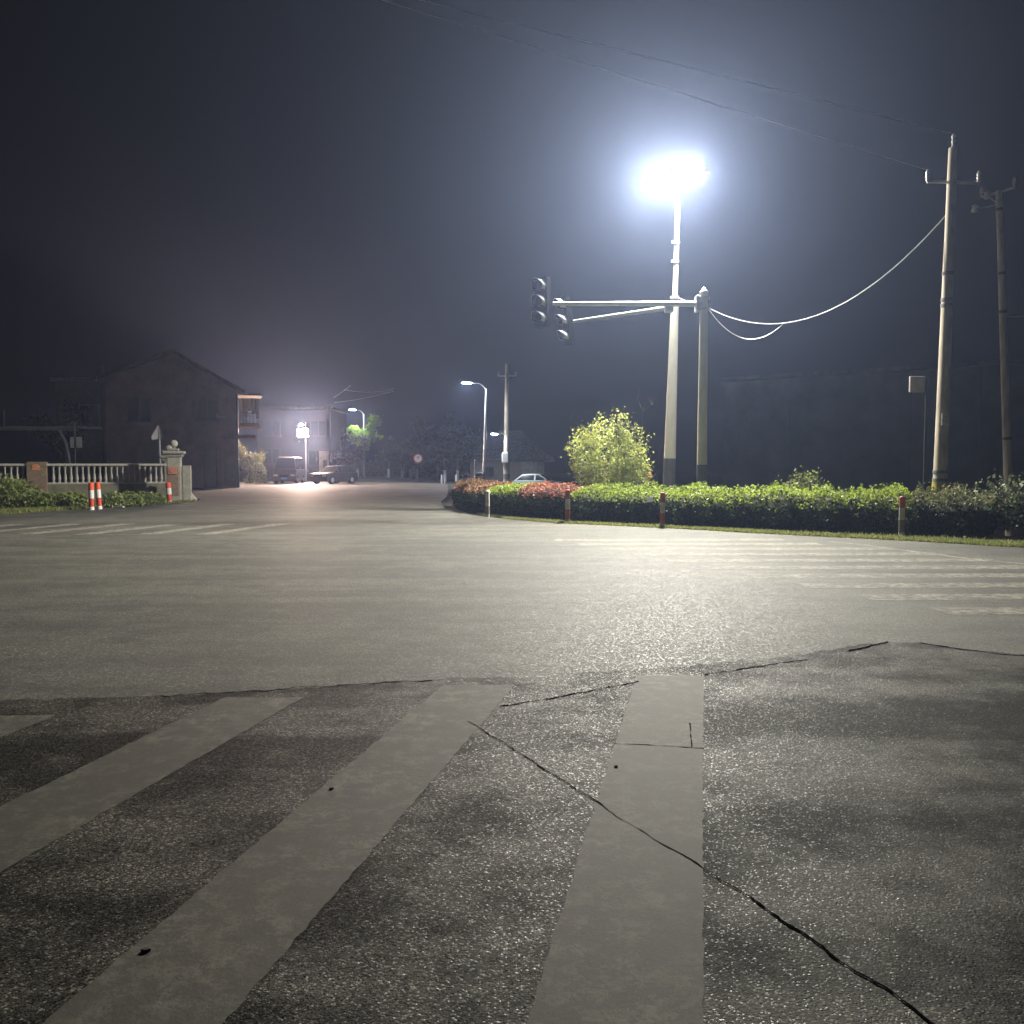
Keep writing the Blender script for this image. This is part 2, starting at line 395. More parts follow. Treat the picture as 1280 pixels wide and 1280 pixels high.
# dirt specks on the bars
for (px, py, s_) in [(182, 1191, .014), (414, 988, .012), (770, 960, .011)]:
    p = G(px, py); m = MB(); n = 7
    m.prism([(math.cos(2 * math.pi * i / n) * s_ * random.uniform(.6, 1.3), math.sin(2 * math.pi * i / n) * s_ * .6) for i in range(n)], (1, 0, 0), (0, 1, 0), (p.x, p.y, .006), (p.x, p.y, .014))
    tag(m.build('pebble', simple('dark_pebble', (.022, .02, .017), .9)), {182: 'small dark scrap lying low on the second crosswalk bar', 414: 'tiny dark pebble halfway up the second crosswalk bar', 770: 'dark pebble on the bar crossed by the crack'}[px], 'pebble')

# ------------------------------------------------------------------ foliage helpers
def leaves(mb, pts, size, mi=0, up=0.35, elong=1.6, r=rng):
    pts = np.asarray(pts, float); n = len(pts)
    if n == 0: return
    d = r.normal(size=(n, 3)); d[:, 2] += up; d /= np.linalg.norm(d, axis=1)[:, None]
    a = r.normal(size=(n, 3)); a -= (a * d).sum(1)[:, None] * d; a /= np.linalg.norm(a, axis=1)[:, None]
    s = size * r.uniform(.55, 1.35, n)[:, None]
    L = d * s * elong / 2; W = a * s / 2
    mid = pts - L * .15
    V = np.stack([pts - L, mid + W, pts + L, mid - W], 1).reshape(-1, 3)
    o = len(mb.v); mb.v += [tuple(v) for v in V.tolist()]
    mb.f += [(o + 4 * i, o + 4 * i + 1, o + 4 * i + 2, o + 4 * i + 3) for i in range(n)]
    mis = mi if hasattr(mi, '__len__') else [mi] * n
    mb.mi += list(mis); mb.sm += [False] * n
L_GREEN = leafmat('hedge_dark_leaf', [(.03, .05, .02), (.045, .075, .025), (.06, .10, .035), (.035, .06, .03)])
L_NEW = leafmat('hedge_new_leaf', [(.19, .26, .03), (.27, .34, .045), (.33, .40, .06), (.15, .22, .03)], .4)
L_RED = leafmat('red_tip_leaf', [(.36, .12, .09), (.44, .2, .15), (.30, .09, .07), (.28, .18, .09)], .35)
L_REDBROWN = leafmat('brown_tip_leaf', [(.30, .12, .08), (.36, .2, .12), (.22, .12, .06), (.2, .2, .07)], .35)
L_DULL = leafmat('dull_leaf', [(.10, .12, .04), (.15, .17, .06), (.2, .19, .09), (.09, .10, .04)], .35)
L_PALE = leafmat('pale_leaf', [(.22, .25, .13), (.3, .32, .2), (.12, .15, .07), (.08, .1, .04)], .3)
L_YEL = leafmat('yellow_green_leaf', [(.26, .31, .06), (.38, .42, .09), (.44, .45, .16), (.18, .24, .05)], .4)
L_FAR = leafmat('far_tree_leaf', [(.03, .045, .02), (.05, .065, .03), (.04, .055, .025)], .3)
L_LIT = leafmat('lamplit_tree_leaf', [(.28, .42, .04), (.36, .5, .06), (.22, .36, .04)], .45)  # brightness from the lamp overhead is put into this leaf colour
L_PURP = leafmat('purplish_leaf', [(.09, .065, .06), (.12, .09, .08), (.07, .05, .045)], .3)
M_CORE = simple('hedge_dark_core', (.022, .024, .014), .95, var=.5, scale=12)  # solid dark filler added for the shaded inside of the hedge

def hedge(name, label, path, prof, topmat, midh, lm=L_GREEN, dens=880, leafs=.046, bulge=.09, cat='hedge', group='clipped hedges along the right verge', sprigs=0):
    """path: front base points, left to right (depth direction is to the left of travel = away from road)."""
    P2 = [Vector((p[0], p[1], 0)) for p in path]
    q = []
    for a, b in zip(P2[:-1], P2[1:]):
        k = max(1, int((b - a).length / .25))
        for j in range(k): q.append(a.lerp(b, j / k))
    q.append(P2[-1]); P2 = q; n = len(P2)
    nr = []
    for i in range(n):
        t = (P2[min(i + 1, n - 1)] - P2[max(i - 1, 0)]).normalized(); nr.append(Vector((-t.y, t.x, 0)))
    m = MB()
    def pt(i, d, z):
        p = P2[i] + nr[i] * d; return (p.x, p.y, z + gh(p.x, p.y) * smooth(0.3, 2.5, d) * .0)
    core = [(d * .96 + .09, max(0, z - .08)) for d, z in prof[:-1]] + [(prof[-1][0] - .1, 0)]
    core[0] = (.10, -.1)
    k = len(core); vs = []
    for i in range(n):
        w_ = 1 + .06 * noise2(P2[i].x * 2, P2[i].y, 1.3)
        for d, z in core: vs.append(pt(i, d, z * w_ - (0.1 if z == 0 else 0)))
    fs = [(i * k + j, i * k + j + 1, (i + 1) * k + j + 1, (i + 1) * k + j) for i in range(n - 1) for j in range(k - 1)]
    fs += [tuple(range(k)), tuple((n - 1) * k + j for j in range(k))]
    m.add(vs, fs, 2)
    # leaves on the shell
    seg = []; tot = 0
    for a, b in zip(prof[:-1], prof[1:]):
        l = math.hypot(b[0] - a[0], b[1] - a[1]); seg.append((a, b, l)); tot += l
    Ln = sum((P2[i + 1] - P2[i]).length for i in range(n - 1))
    N_ = int(dens * tot * Ln); pts = []; mi = []
    for _ in range(N_):
        u = random.uniform(0, n - 1.001); i = int(u); f = u - i
        l = random.uniform(0, tot)
        for a, b, sl in seg:
            if l <= sl: break
            l -= sl
        t = min(1, l / sl); d = a[0] * (1 - t) + b[0] * t; z = a[1] * (1 - t) + b[1] * t
        p = P2[i].lerp(P2[i + 1], f); nn = nr[i]
        bu = 1 + bulge * noise2(p.x * 2.2, p.y * 1.7) + bulge * .7 * noise2(p.x * 6, z * 5)
        z2 = z * bu + random.gauss(0, .025); d2 = d - (bu - 1) * 1.0 * (1 if d < .4 else 0) + random.gauss(0, .03)
        if sprigs and z > midh and random.random() < sprigs: z2 += abs(random.gauss(0, .07))
        pp = p + nn * d2
        pts.append((pp.x, pp.y, max(.02, z2)))
        lim = midh + .06 * noise2(p.x * 5, p.y * 5) + random.gauss(0, .03)
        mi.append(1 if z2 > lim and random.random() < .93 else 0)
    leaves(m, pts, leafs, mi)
    # end caps
    for ie, sg in ((0, 1), (n - 1, -1)):
        ep = []
        for _ in range(int(dens * 1.2 * prof[-1][0] * .8)):
            d = random.uniform(0, prof[-1][0]); zt = np.interp(d, [p[0] + j * 1e-4 for j, p in enumerate(prof)], [p[1] for p in prof])
            t_ = (P2[1] - P2[0]).normalized() if ie == 0 else (P2[-1] - P2[-2]).normalized()
            p = P2[ie] + nr[ie] * d - t_ * sg * random.uniform(-.02, .10)
            ep.append((p.x, p.y, random.uniform(0.02, max(.05, zt))))
        leaves(m, ep, leafs, [1 if e[2] > midh + .1 else 0 for e in ep])
    m.recalc = False
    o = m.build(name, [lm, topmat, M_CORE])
    return tag(o, label, cat, group)

HP = [(0, 0), (-.02, .35), (0, .60), (.14, .72), (.7, .82), (1.9, .93), (2.1, .6), (2.15, 0)]
def hp(f, deep=1.0): return [(d * deep, z * f) for d, z in HP]
HQ = [(0, 0), (-.02, .4), (0, .70), (.12, .80), (.5, .87), (1.0, .90), (1.1, .6), (1.15, 0)]
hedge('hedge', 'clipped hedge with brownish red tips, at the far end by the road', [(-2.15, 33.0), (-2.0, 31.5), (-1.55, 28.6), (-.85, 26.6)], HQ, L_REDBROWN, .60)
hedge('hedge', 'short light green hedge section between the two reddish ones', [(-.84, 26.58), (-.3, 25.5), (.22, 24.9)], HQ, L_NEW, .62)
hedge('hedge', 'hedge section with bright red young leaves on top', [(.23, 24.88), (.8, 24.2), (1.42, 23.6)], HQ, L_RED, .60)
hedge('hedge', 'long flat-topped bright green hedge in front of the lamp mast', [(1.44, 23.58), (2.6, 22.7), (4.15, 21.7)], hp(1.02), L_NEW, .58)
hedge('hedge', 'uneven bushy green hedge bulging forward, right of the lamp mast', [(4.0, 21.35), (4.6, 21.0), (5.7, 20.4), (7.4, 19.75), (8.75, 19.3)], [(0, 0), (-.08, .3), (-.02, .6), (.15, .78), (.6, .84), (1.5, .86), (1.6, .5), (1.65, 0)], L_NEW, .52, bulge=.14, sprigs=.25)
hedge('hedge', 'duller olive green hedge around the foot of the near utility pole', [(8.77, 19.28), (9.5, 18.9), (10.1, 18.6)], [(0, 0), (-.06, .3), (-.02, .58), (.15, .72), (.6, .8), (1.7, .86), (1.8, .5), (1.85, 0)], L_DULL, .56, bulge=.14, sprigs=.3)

def blob_bush(name, label, c, rx, ry, h, n, size, mats, cat='bush', shell=.35, group=None, z0=0.0, up=.6, stems=8, spiky=.0, topfrac=None):
    m = MB(); pts = []; mi = []
    while len(pts) < n:
        v = rng.normal(size=3); v /= np.linalg.norm(v); v[2] = abs(v[2])
        r_ = 1 - shell * rng.random() ** 1.5
        lump = 1 + .18 * noise2(v[0] * 4 + c[0], v[1] * 4 + v[2] * 3, 1.2) + spiky * rng.random() ** 4
        p = (c[0] + v[0] * rx * r_ * lump, c[1] + v[1] * ry * r_ * lump, z0 + .05 + v[2] * h * r_ * lump)
        pts.append(p); mi.append(0 if rng.random() < .75 or len(mats) < 3 else 2)
    leaves(m, pts, size, mi, up=up)
    for k in range(stems):
        a = rng.uniform(0, 6.28); m.tube([(c[0], c[1], z0 - .05), (c[0] + math.cos(a) * rx * .3, c[1] + math.sin(a) * ry * .3, z0 + h * .5), (c[0] + math.cos(a) * rx * .65, c[1] + math.sin(a) * ry * .65, z0 + h * .85)], [.018, .012, .005], 5, 1)
    m.recalc = False
    return tag(m.build(name, mats), label, cat, group)

def tree(name, label, base, H, cr, trunk_h, nleaf, lsize, lmat, bmat=M_BARK, seed=1, tr=.08, upright=.5, nlimb=6, cat='tree', group=None, flat=1.0, multi=1, bandmat=None, twigs=90, cent=(0, 0), clump=(.10, .28), ell=None):
    r = random.Random(seed); nr_ = np.random.default_rng(seed)
    t = thing(name, label, cat, base, group)
    m = MB(); tips = []; B = Vector(base)
    top = trunk_h
    for k in range(multi):
        a = r.uniform(0, 6.28); lean = .15 if multi > 1 else .05
        p1 = B + Vector((math.cos(a) * lean * multi * .5, math.sin(a) * lean * multi * .5, top * .55)); p2 = B + Vector((math.cos(a) * lean * multi, math.sin(a) * lean * multi, top))
        m.tube([B + Vector((0, 0, -.1)), p1, p2], [tr, tr * .8, tr * .65], 8)
        for j in range(nlimb):
            a2 = 2 * math.pi * (j + r.random() * .8) / nlimb + a; el = r.uniform(.35, 1.0) if upright > .4 else r.uniform(.1, .8)
            s0 = p1.lerp(p2, r.uniform(.2, 1))
            out = cr * r.uniform(.5, .95); hh = (H - trunk_h) * el * r.uniform(.6, .95)
            e = Vector((B.x + cent[0] + math.cos(a2) * out, B.y + cent[1] + math.sin(a2) * out, B.z + trunk_h + hh * (1 - .35 * (out / cr) ** 2)))
            md = s0.lerp(e, .5) + Vector((0, 0, -.08 * cr if upright > .4 else .08 * cr))
            m.tube([s0, md, e], [tr * .45, tr * .3, tr * .1], 6)
            tips += [s0.lerp(md, .7), md, md.lerp(e, .5), e, e]
    for _ in range(twigs):
        s0 = r.choice(tips); d = Vector((r.gauss(0, 1), r.gauss(0, 1), abs(r.gauss(0, 1)) + upright * 1.5)).normalized() * cr * r.uniform(.15, .42)
        m.tube([s0, s0 + d * .5, s0 + d + Vector((0, 0, .03))], [tr * .12, tr * .08, tr * .03], 4, caps=False)
        tips.append(s0 + d)
    tk = m.build('trunk', bmat, t)
    if bandmat:
        b = MB(); b.tube([B + Vector((0, 0, 0.02)), B + Vector((0, 0, min(1.1, top * .5)))], [tr * 1.06, tr * .93], 8); b.build('whitewash_band', bandmat, t)
    L_ = MB(); pts = []
    if ell: tips = [q for q in tips if ((q.x - B.x) / ell[0]) ** 2 + ((q.y - B.y) / ell[0]) ** 2 + ((q.z - B.z - ell[2]) / ell[1]) ** 2 < 1]
    cl = [(r.choice(tips), cr * r.uniform(*clump)) for _ in range(int(max(12, nleaf * .1 / (6 * clump[1]))))]
    for _ in range(nleaf):
        c_, s_ = r.choice(cl); o = nr_.normal(size=3) * s_ * .6
        p = (c_.x + o[0], c_.y + o[1], c_.z + o[2] * flat * (1 + upright * .4))
        if p[2] < B.z + trunk_h * .35: continue
        pts.append(p)
    leaves(L_, pts, lsize, 0, up=upright, r=nr_); L_.recalc = False
    L_.build('crown', lmat, t)
    return t

# ------------------------------------------------------------------ grass
def grass(name, label, region, n, h, mats, wv=(.4, .6)):
    m = MB(); V = []; F = []; k = 0
    for _ in range(n):
        x, y = region()
        hh = h * random.uniform(.4, 1.4); a = random.uniform(0, 6.28); wd = random.uniform(.006, .014) * (1 + h * 3)
        lx, ly = math.cos(a) * wd, math.sin(a) * wd; bx, by = random.gauss(0, .35) * hh, random.gauss(0, .35) * hh
        z = -.04
        V += [(x - lx, y - ly, z), (x + lx, y + ly, z), (x + bx * .4 + lx * .7, y + by * .4 + ly * .7, z + hh * .6), (x + bx * .4 - lx * .7, y + by * .4 - ly * .7, z + hh * .6), (x + bx, y + by, z + hh)]
        o = 5 * k; F += [(o, o + 1, o + 2, o + 3), (o + 3, o + 2, o + 4)]; k += 1
    m.v = V; m.f = F; m.mi = [0] * len(F); m.sm = [False] * len(F); m.recalc = False
    return tag(m.build(name, mats), label, 'grass', kind='stuff')
L_GRASS = leafmat('grass_blade', [(.18, .21, .05), (.26, .29, .08), (.32, .32, .13), (.14, .18, .05)], .35)
edge = [(12, 14.1), (9.28, 15.95), (7.75, 17.4), (5.4, 19.2), (4.1, 20.5), (1.23, 22.6), (0, 24.2), (-1.0, 26.4)]
def vr():
    i = random.randrange(len(edge) - 1); t = random.random(); a, b = edge[i], edge[i + 1]
    x = a[0] + (b[0] - a[0]) * t; y = a[1] + (b[1] - a[1]) * t
    dx, dy = b[0] - a[0], b[1] - a[1]; l = math.hypot(dx, dy); w_ = abs(random.gauss(0, .20 + .035 * max(0, x))) - .05
    return x + dy / l * w_, y - dx / l * w_
grass('grass', 'short patchy grass between the asphalt and the hedges', vr, 42000, .085, L_GRASS)
def vl():
    t = random.random(); y = 24 + t * 12.2; xe = np.interp(y, [24, 26.6, 31.5, 35.1, 37], [-16.4, -15.5, -14.1, -12.9, -13.2])
    return xe - abs(random.gauss(0, .9)) + .05, y
grass('grass', 'grass and low weeds on the left verge', vl, 26000, .12, L_GRASS)
L_WEED = leafmat('weed_leaf', [(.14, .2, .05), (.2, .27, .07), (.28, .32, .1), (.1, .16, .05)], .35)
def wall_pt(t):  # along foot of balustrade, left to right
    return (-21.6 + t * 8.0, 31.0 + t * 5.2)

# verge plants on the left, each its own plant
vp = [(-5, 628, .95, 1.15, 'tall feathery weed clump at the left picture edge', 2600), (18, 627, .8, .95, 'tall bushy weed in front of the leftmost balusters', 2400), (42, 630, .62, .7, 'dark green weed below the brown wall pillar', 1700),
      (62, 630, .5, .62, 'rounded weed right of the brown wall pillar', 1500), (80, 630, .5, .66, 'leafy weed left of the paired orange posts', 1500), (100, 630, .38, .5, 'low weed just behind the paired orange posts', 900),
      (137, 629, .55, .55, 'low spreading weed right of the paired orange posts', 1500), (158, 628, .5, .6, 'yellowish weed under the middle of the balustrade', 1400), (177, 627, .5, .55, 'leafy weed left of the triangular sign post', 1400), (193, 626, .34, .45, 'small weed between the sign post and gate pillar', 900)]
for px, py, r_, h_, lb, n in vp:
    p = G(px, py + 7 - px * .012); blob_bush('weed_clump', lb, (p.x, p.y + .3), r_, r_ * .8, h_ * (.74 if px > 30 else .92), n, .07, [L_WEED, M_TWIG, L_GRASS], 'weed', shell=.75, group='weeds on the left verge', up=1.2, spiky=.25)

# shrubs beside the hedges on the right
p = P(1011, 600, 22.3); blob_bush('rounded_bush', 'rounded pale green bush standing up behind the hedge', (p.x, 22.6), .68, .6, 1.18, 3200, .06, [L_DULL, M_TWIG, L_NEW], group=None, spiky=.15)
p = G(1262, 664); blob_bush('pale_leaved_shrub', 'loose shrub with pale oval leaves at the right picture edge', (p.x + .25, p.y + .5), 1.0, .7, 1.05, 3600, .065, [L_PALE, M_TWIG, L_GREEN], shell=.8, spiky=.25)
p = G(1218, 664); blob_bush('low_dark_shrub', 'low dark shrub between the olive hedge and the pale-leaved shrub', (p.x + .1, p.y + .6), .75, .6, .72, 2400, .06, [L_GREEN, M_TWIG, L_DULL], shell=.6)
tree('shrub_tree', 'multi-stemmed yellow-green small tree behind the long hedge', (2.9, 26.0, -.1), 3.25, 1.2, .5, 11500, .05, L_YEL, M_TWIG, seed=21, tr=.03, upright=.7, nlimb=8, multi=6, twigs=520, clump=(.06, .17), ell=(1.34, 1.62, 1.72))
for (px, py, lb) in [(1213, 665.5, 'crumpled white litter, the left of two below the dark shrub'), (1232, 665.5, 'crumpled white litter, the right of two below the dark shrub')]:
    p = G(px, py); m = MB(); s_ = .1
    m.lathe((p.x, p.y - .1, -.02), [(.03, 0), (.1, .03), (.12, .08), (.07, .13), (.01, .14)], 7)
    for i, v in enumerate(m.v): m.v[i] = (v[0] + random.uniform(-.03, .03), v[1] + random.uniform(-.03, .03), v[2] + random.uniform(-.01, .02))
    tag(m.build('litter_bag', simple('white_plastic', (.75, .75, .75), .4)), lb, 'litter', 'litter below the dark shrub')

# ------------------------------------------------------------------ lamp mast
def lamp_mast():
    base = P(835, 603, 28); base.z = -.5; topp = P(848, 236, 28.0)
    t = thing('lamp_mast', 'tall pale mast with two blazing floodlights', 'lamp post', base)
    m = MB(); ax = lambda z: Vector((base.x + (topp.x - base.x) * (z - base.z) / (topp.z - base.z), 28, z))
    jz = P(843, 372, 28).z
    m.tube([ax(-.5), ax(1.7)], [.192, .188], 18); m.build('base_section', M_DARKBAND, t)
    m = MB(); m.tube([ax(1.7), ax(jz)], [.186, .118], 18); m.build('lower_pole', M_WHITEPOLE, t)
    m = MB(); m.tube([ax(jz), ax(topp.z + .45)], [.085, .062], 14); m.build('upper_pole', M_WHITEPOLE, t)
    for z in (jz, P(845, 303, 28).z, P(844, 327, 28).z):
        m = MB(); m.tube([ax(z - .05), ax(z + .05)], [.135 if z == jz else .095] * 2, 14); m.box(ax(z) + Vector((-.12, -.04, 0)), (.08, .06, .08)); m.build('clamp', M_STEEL, t)
    top = ax(topp.z + .3)
    bd = Vector((1, -.75, 0)).normalized(); fw = Vector((-.75, -1, 0)).normalized()
    m = MB(); m.tube([top - bd * 1.0, top + bd * 1.0], .035, 8); m.build('cross_bar', M_STEEL, t)
    for s in (-1, 1):
        c = top + bd * .54 * s + fw * .34 + Vector((0, 0, .02))
        n = (fw + Vector((0, 0, -.62))).normalized(); upv = (Vector((0, 0, 1)) - n * n.z).normalized()
        hw, hh = .47, .27
        m = MB(); q = lambda a, b, d: c + bd * a + upv * b + n * d
        pts = [q(-hw, -hh, 0), q(hw, -hh, 0), q(hw, hh, 0), q(-hw, hh, 0), q(-hw * .8, -hh * .75, -.16), q(hw * .8, -hh * .75, -.16), q(hw * .8, hh * .75, -.16), q(-hw * .8, hh * .75, -.16)]
        # hollow rim so the panel sits inside the housing
        pts += [q(-hw, -hh, .05), q(hw, -hh, .05), q(hw, hh, .05), q(-hw, hh, .05)]
        m.add(pts, [(4, 5, 6, 7), (0, 1, 5, 4), (1, 2, 6, 5), (2, 3, 7, 6), (3, 0, 4, 7), (0, 1, 9, 8), (1, 2, 10, 9), (2, 3, 11, 10), (3, 0, 8, 11)])
        for f in range(5): m.box(q(-.3 + .15 * f, 0, -.19), (.015, .05, .34))
        h = m.build('floodlight', M_STEEL, t)
        pm = MB(); e = .03; pts = [q(-hw + e, -hh + e, .02), q(hw - e, -hh + e, .02), q(hw - e, hh - e, .02), q(-hw + e, hh - e, .02), q(-hw + e, -hh + e, .0), q(hw - e, -hh + e, .0), q(hw - e, hh - e, .0), q(-hw + e, hh - e, .0)]
        pm.add(pts, [(0, 1, 2, 3), (7, 6, 5, 4), (0, 4, 5, 1), (1, 5, 6, 2), (2, 6, 7, 3), (3, 7, 4, 0)])
        pm.build('light_panel', emit('mast_led', (1, .955, .84), MAST_L), h)
        a = MB(); a.tube([top + bd * .52 * s, top + bd * .52 * s + fw * .22], .03, 6); a.build('bracket', M_STEEL, t)
lamp_mast()

# ------------------------------------------------------------------ traffic signal mast
def signal_mast():
    Y = 26.0
    b = P(877, 610, Y); b.z = -.4; tp = P(880, 366, Y)
    t = thing('traffic_signal_mast', 'pale steel traffic signal mast with two long arms to the left', 'traffic signal', b)
    ax = lambda z: Vector((b.x + (tp.x - b.x) * (z - b.z) / (tp.z - b.z), Y, z))
    m = MB(); m.tube([ax(-.4), ax(1.5)], [.155, .15], 16); m.build('base_section', M_DARKBAND, t)
    m = MB(); m.tube([ax(1.5), ax(tp.z)], [.148, .118], 16); m.build('pole', M_WHITEPOLE, t)
    m = MB(); m.lathe(ax(tp.z), [(.125, 0), (.125, .04), (.07, .08), (.04, .14), (.01, .16)], 12); m.build('cap', M_STEEL, t)
    A0 = ax(P(880, 380, Y).z); A1 = P(691, 379.5, 25.75)
    m = MB(); m.tube([A0, A1], [.085, .055], 12); m.build('upper_arm', M_STEEL, t)
    for dz in (-.16, .16):
        m = MB(); m.tube([ax(A0.z + dz - .03), ax(A0.z + dz + .03)], .165, 16); m.build('collar', M_STEEL, t)
    m = MB(); m.box(A0 + Vector((-.2, -.0, 0)), (.10, .3, .46), 0, bev=.01); m.build('flange', M_STEEL, t)
    J0 = P(836, 385, 26.1); J1 = P(714, 402, 28.6)
    m = MB(); m.tube([J0, J1], [.075, .045], 10); m.build('lower_arm', M_STEEL, t)
    m = MB(); m.box(P(836, 385, 26.02), (.24, .24, .26), 0, bev=.02); m.build('joint_box', M_STEEL, t)
    def head(c, face, sp, lean, label):
        face = Vector(face).normalized(); side = Vector((-face.y, face.x, 0)); upv = Vector((lean, 0, 1)).normalized()
        rz = math.atan2(face.y, face.x) - math.pi / 2
        m = MB(); H = sp * 3 + .05
        poly = [(-.22, -H / 2 + .03), (-.19, -H / 2), (.19, -H / 2), (.22, -H / 2 + .03), (.22, H / 2 - .03), (.19, H / 2), (-.19, H / 2), (-.22, H / 2 - .03)]
        m.prism(poly, side, upv, Vector(c) - face * .1, Vector(c) + face * .08)
        h = m.build('signal_head', M_BLACK, t); h['label'] = label
        for k in (-1, 0, 1):
            cc = Vector(c) + upv * sp * k + face * .08
            v = MB(); n = 18; a0, a1 = math.radians(-35), math.radians(215); pts = []; fs = []
            for ri, rr in ((0, .185), (1, .172)):
                for i in range(n + 1):
                    a = a0 + (a1 - a0) * i / n; ln = .30 - .10 * (1 - math.sin(max(0, min(math.pi, a)))) * 1.2
                    for dd in (0, ln): pts.append(cc + side * math.cos(a) * rr + upv * math.sin(a) * rr + face * dd)
            o2 = (n + 1) * 2
            for i in range(n):
                fs += [(2 * i, 2 * i + 2, 2 * i + 3, 2 * i + 1), (o2 + 2 * i, o2 + 2 * i + 1, o2 + 2 * i + 3, o2 + 2 * i + 2), (2 * i + 1, 2 * i + 3, o2 + 2 * i + 3, o2 + 2 * i + 1)]
            v.add(pts, fs, 0, True); v.mi = [1 if i_ % 3 == 1 else 0 for i_ in range(len(fs))]; v.recalc = False; v.build('visor', [M_VISOR, M_BLACK], h)
            l = MB(); l.tube([cc, cc + face * .02], [.16, .15], 16); l.build('lens', [simple('dark_green_lens', (.01, .05, .03), .2, bump=0), simple('dark_amber_lens', (.08, .04, .01), .2, bump=0), simple('dark_red_lens', (.08, .01, .01), .2, bump=0)][k + 1], h)
        return upv, H
    head(P(678, 378.5, 25.7), (-.62, -.78, 0), .46, 0, 'signal head at the end of the upper arm')
    c2 = P(709, 401, 28.55)
    upv, H = head(c2, (-.93, -.36, 0), .50, -.10, 'signal head on the lower arm')
    m = MB(); e = Vector((.16, .04, 0)); m.tube([P(710, 377, 28.6), P(716.5, 428, 28.6)], .035, 8); m.build('mounting_bar', M_STEEL, t)
signal_mast()

def wire(label, pts, rad=.012, sag=None, cat='cable', n=24, grp='overhead wires', mat=None):
    m = MB()
    if sag is not None:
        a, b = Vector(pts[0]), Vector(pts[1])
        pts = [a.lerp(b, i / n) - Vector((0, 0, sag * 4 * (i / n) * (1 - i / n))) for i in range(n + 1)]
    m.tube(pts, rad, 6); return tag(m.build('overhead_cable', mat or M_WIRE), label, cat, grp)

# ------------------------------------------------------------------ utility poles
def utility_pole(label, bpx, bpy_, tpx, tpy, Y, rb, rt, arms, gz=-.1, bands=(), stub=None, mat=M_POLECON, group='concrete utility poles'):
    b = P(bpx, bpy_, Y); tp = P(tpx, tpy, Y); b0 = b + (b - tp) * ((b.z - gz) / (tp.z - b.z)); b0.z = gz
    t = thing('utility_pole', label, 'utility pole', b0, group)
    ax = lambda z: Vector((b0.x + (tp.x - b0.x) * (z - b0.z) / (tp.z - b0.z), Y, z))
    m = MB(); m.tube([ax(gz), ax(tp.z)], [rb, rt], 18); m.build('pole', mat, t)
    for z in bands:
        m = MB(); m.tube([ax(z - .04), ax(z + .04)], [rt * 1.0 + (rb - rt) * (tp.z - z) / (tp.z - gz) + .015] * 2, 16); m.build('band', M_DARKBAND, t)
    for (l, r, z, tilt) in arms:
        a, c = ax(z) + Vector(l), ax(z) + Vector(r)
        m = MB(); m.tube([a, c], .035, 6); arm = m.build('cross_arm', M_STEEL, t)
        for e in (a, c):
            m = MB(); m.lathe(e, [(.02, -.02), (.045, .04), (.03, .09), (.06, .13), (.03, .17), (.055, .21), (.03, .26), (.02, .3)], 8); m.build('insulator', M_INS, arm)
    return t, ax, tp
t1, ax1, tp1 = utility_pole('near concrete utility pole rising out of the hedge', 1174.5, 615, 1191.5, 185, 22, .175, .105, [((-.62, -.05, 0), (.72, .12, .02), P(1190, 228, 22).z, 0)], bands=[P(1185, 375, 22).z, P(1185, 382, 22).z, P(1175, 590, 22).z, P(1175, 600, 22).z, P(1187, 342, 22).z])
m = MB(); m.lathe(ax1(tp1.z), [(.05, 0), (.03, .1), (.05, .16), (.03, .22), (.055, .27), (.02, .34)], 8); m.build('top_insulator', M_INS, t1)
m = MB(); zz = P(1175, 610, 22).z; m.tube([ax1(zz - .5), ax1(zz + .15)], .182, 16); m.build('yellow_paint_band', simple('old_yellow_paint', (.33, .28, .03), .8, var=.5, scale=9), t1)
m = MB(); m.box(ax1(P(1175, 525, 22).z) + Vector((0, -.153, 0)), (.18, .012, .30)); 
pl = m.build('number_patch', simple('faded_grey_paint', (.42, .40, .36), .8, var=.4, scale=14), t1)
t2, ax2, tp2 = utility_pole('thinner leaning utility pole nearest the right picture edge', 1260.5, 610, 1248.5, 238, 26, .125, .085, [((-.35, .3, -.05), (.30, -.25, .05), P(1248, 240, 26).z, 0)], gz=-.6, bands=[P(1250, 262, 26).z, P(1253, 342, 26).z, P(1255, 390, 26).z, P(1258, 548, 26).z])
for (px, py) in ((1233.5, 244), (1218.5, 261)):
    m = MB(); c = P(px, py, 26); m.lathe(c, [(.02, -.12), (.09, -.08), (.09, .0), (.05, .04), (.085, .08), (.03, .12)], 10)
    a = ax2(P(1248, 256, 26).z); m.tube([a, c], .015, 5); m.build('dropper_insulator', M_INS, t2)
m = MB(); z = P(1255, 396, 26).z; m.tube([ax2(z), ax2(z) + Vector((2.2, -.3, .08))], .03, 6); m.build('side_stay', M_STEEL, t2)
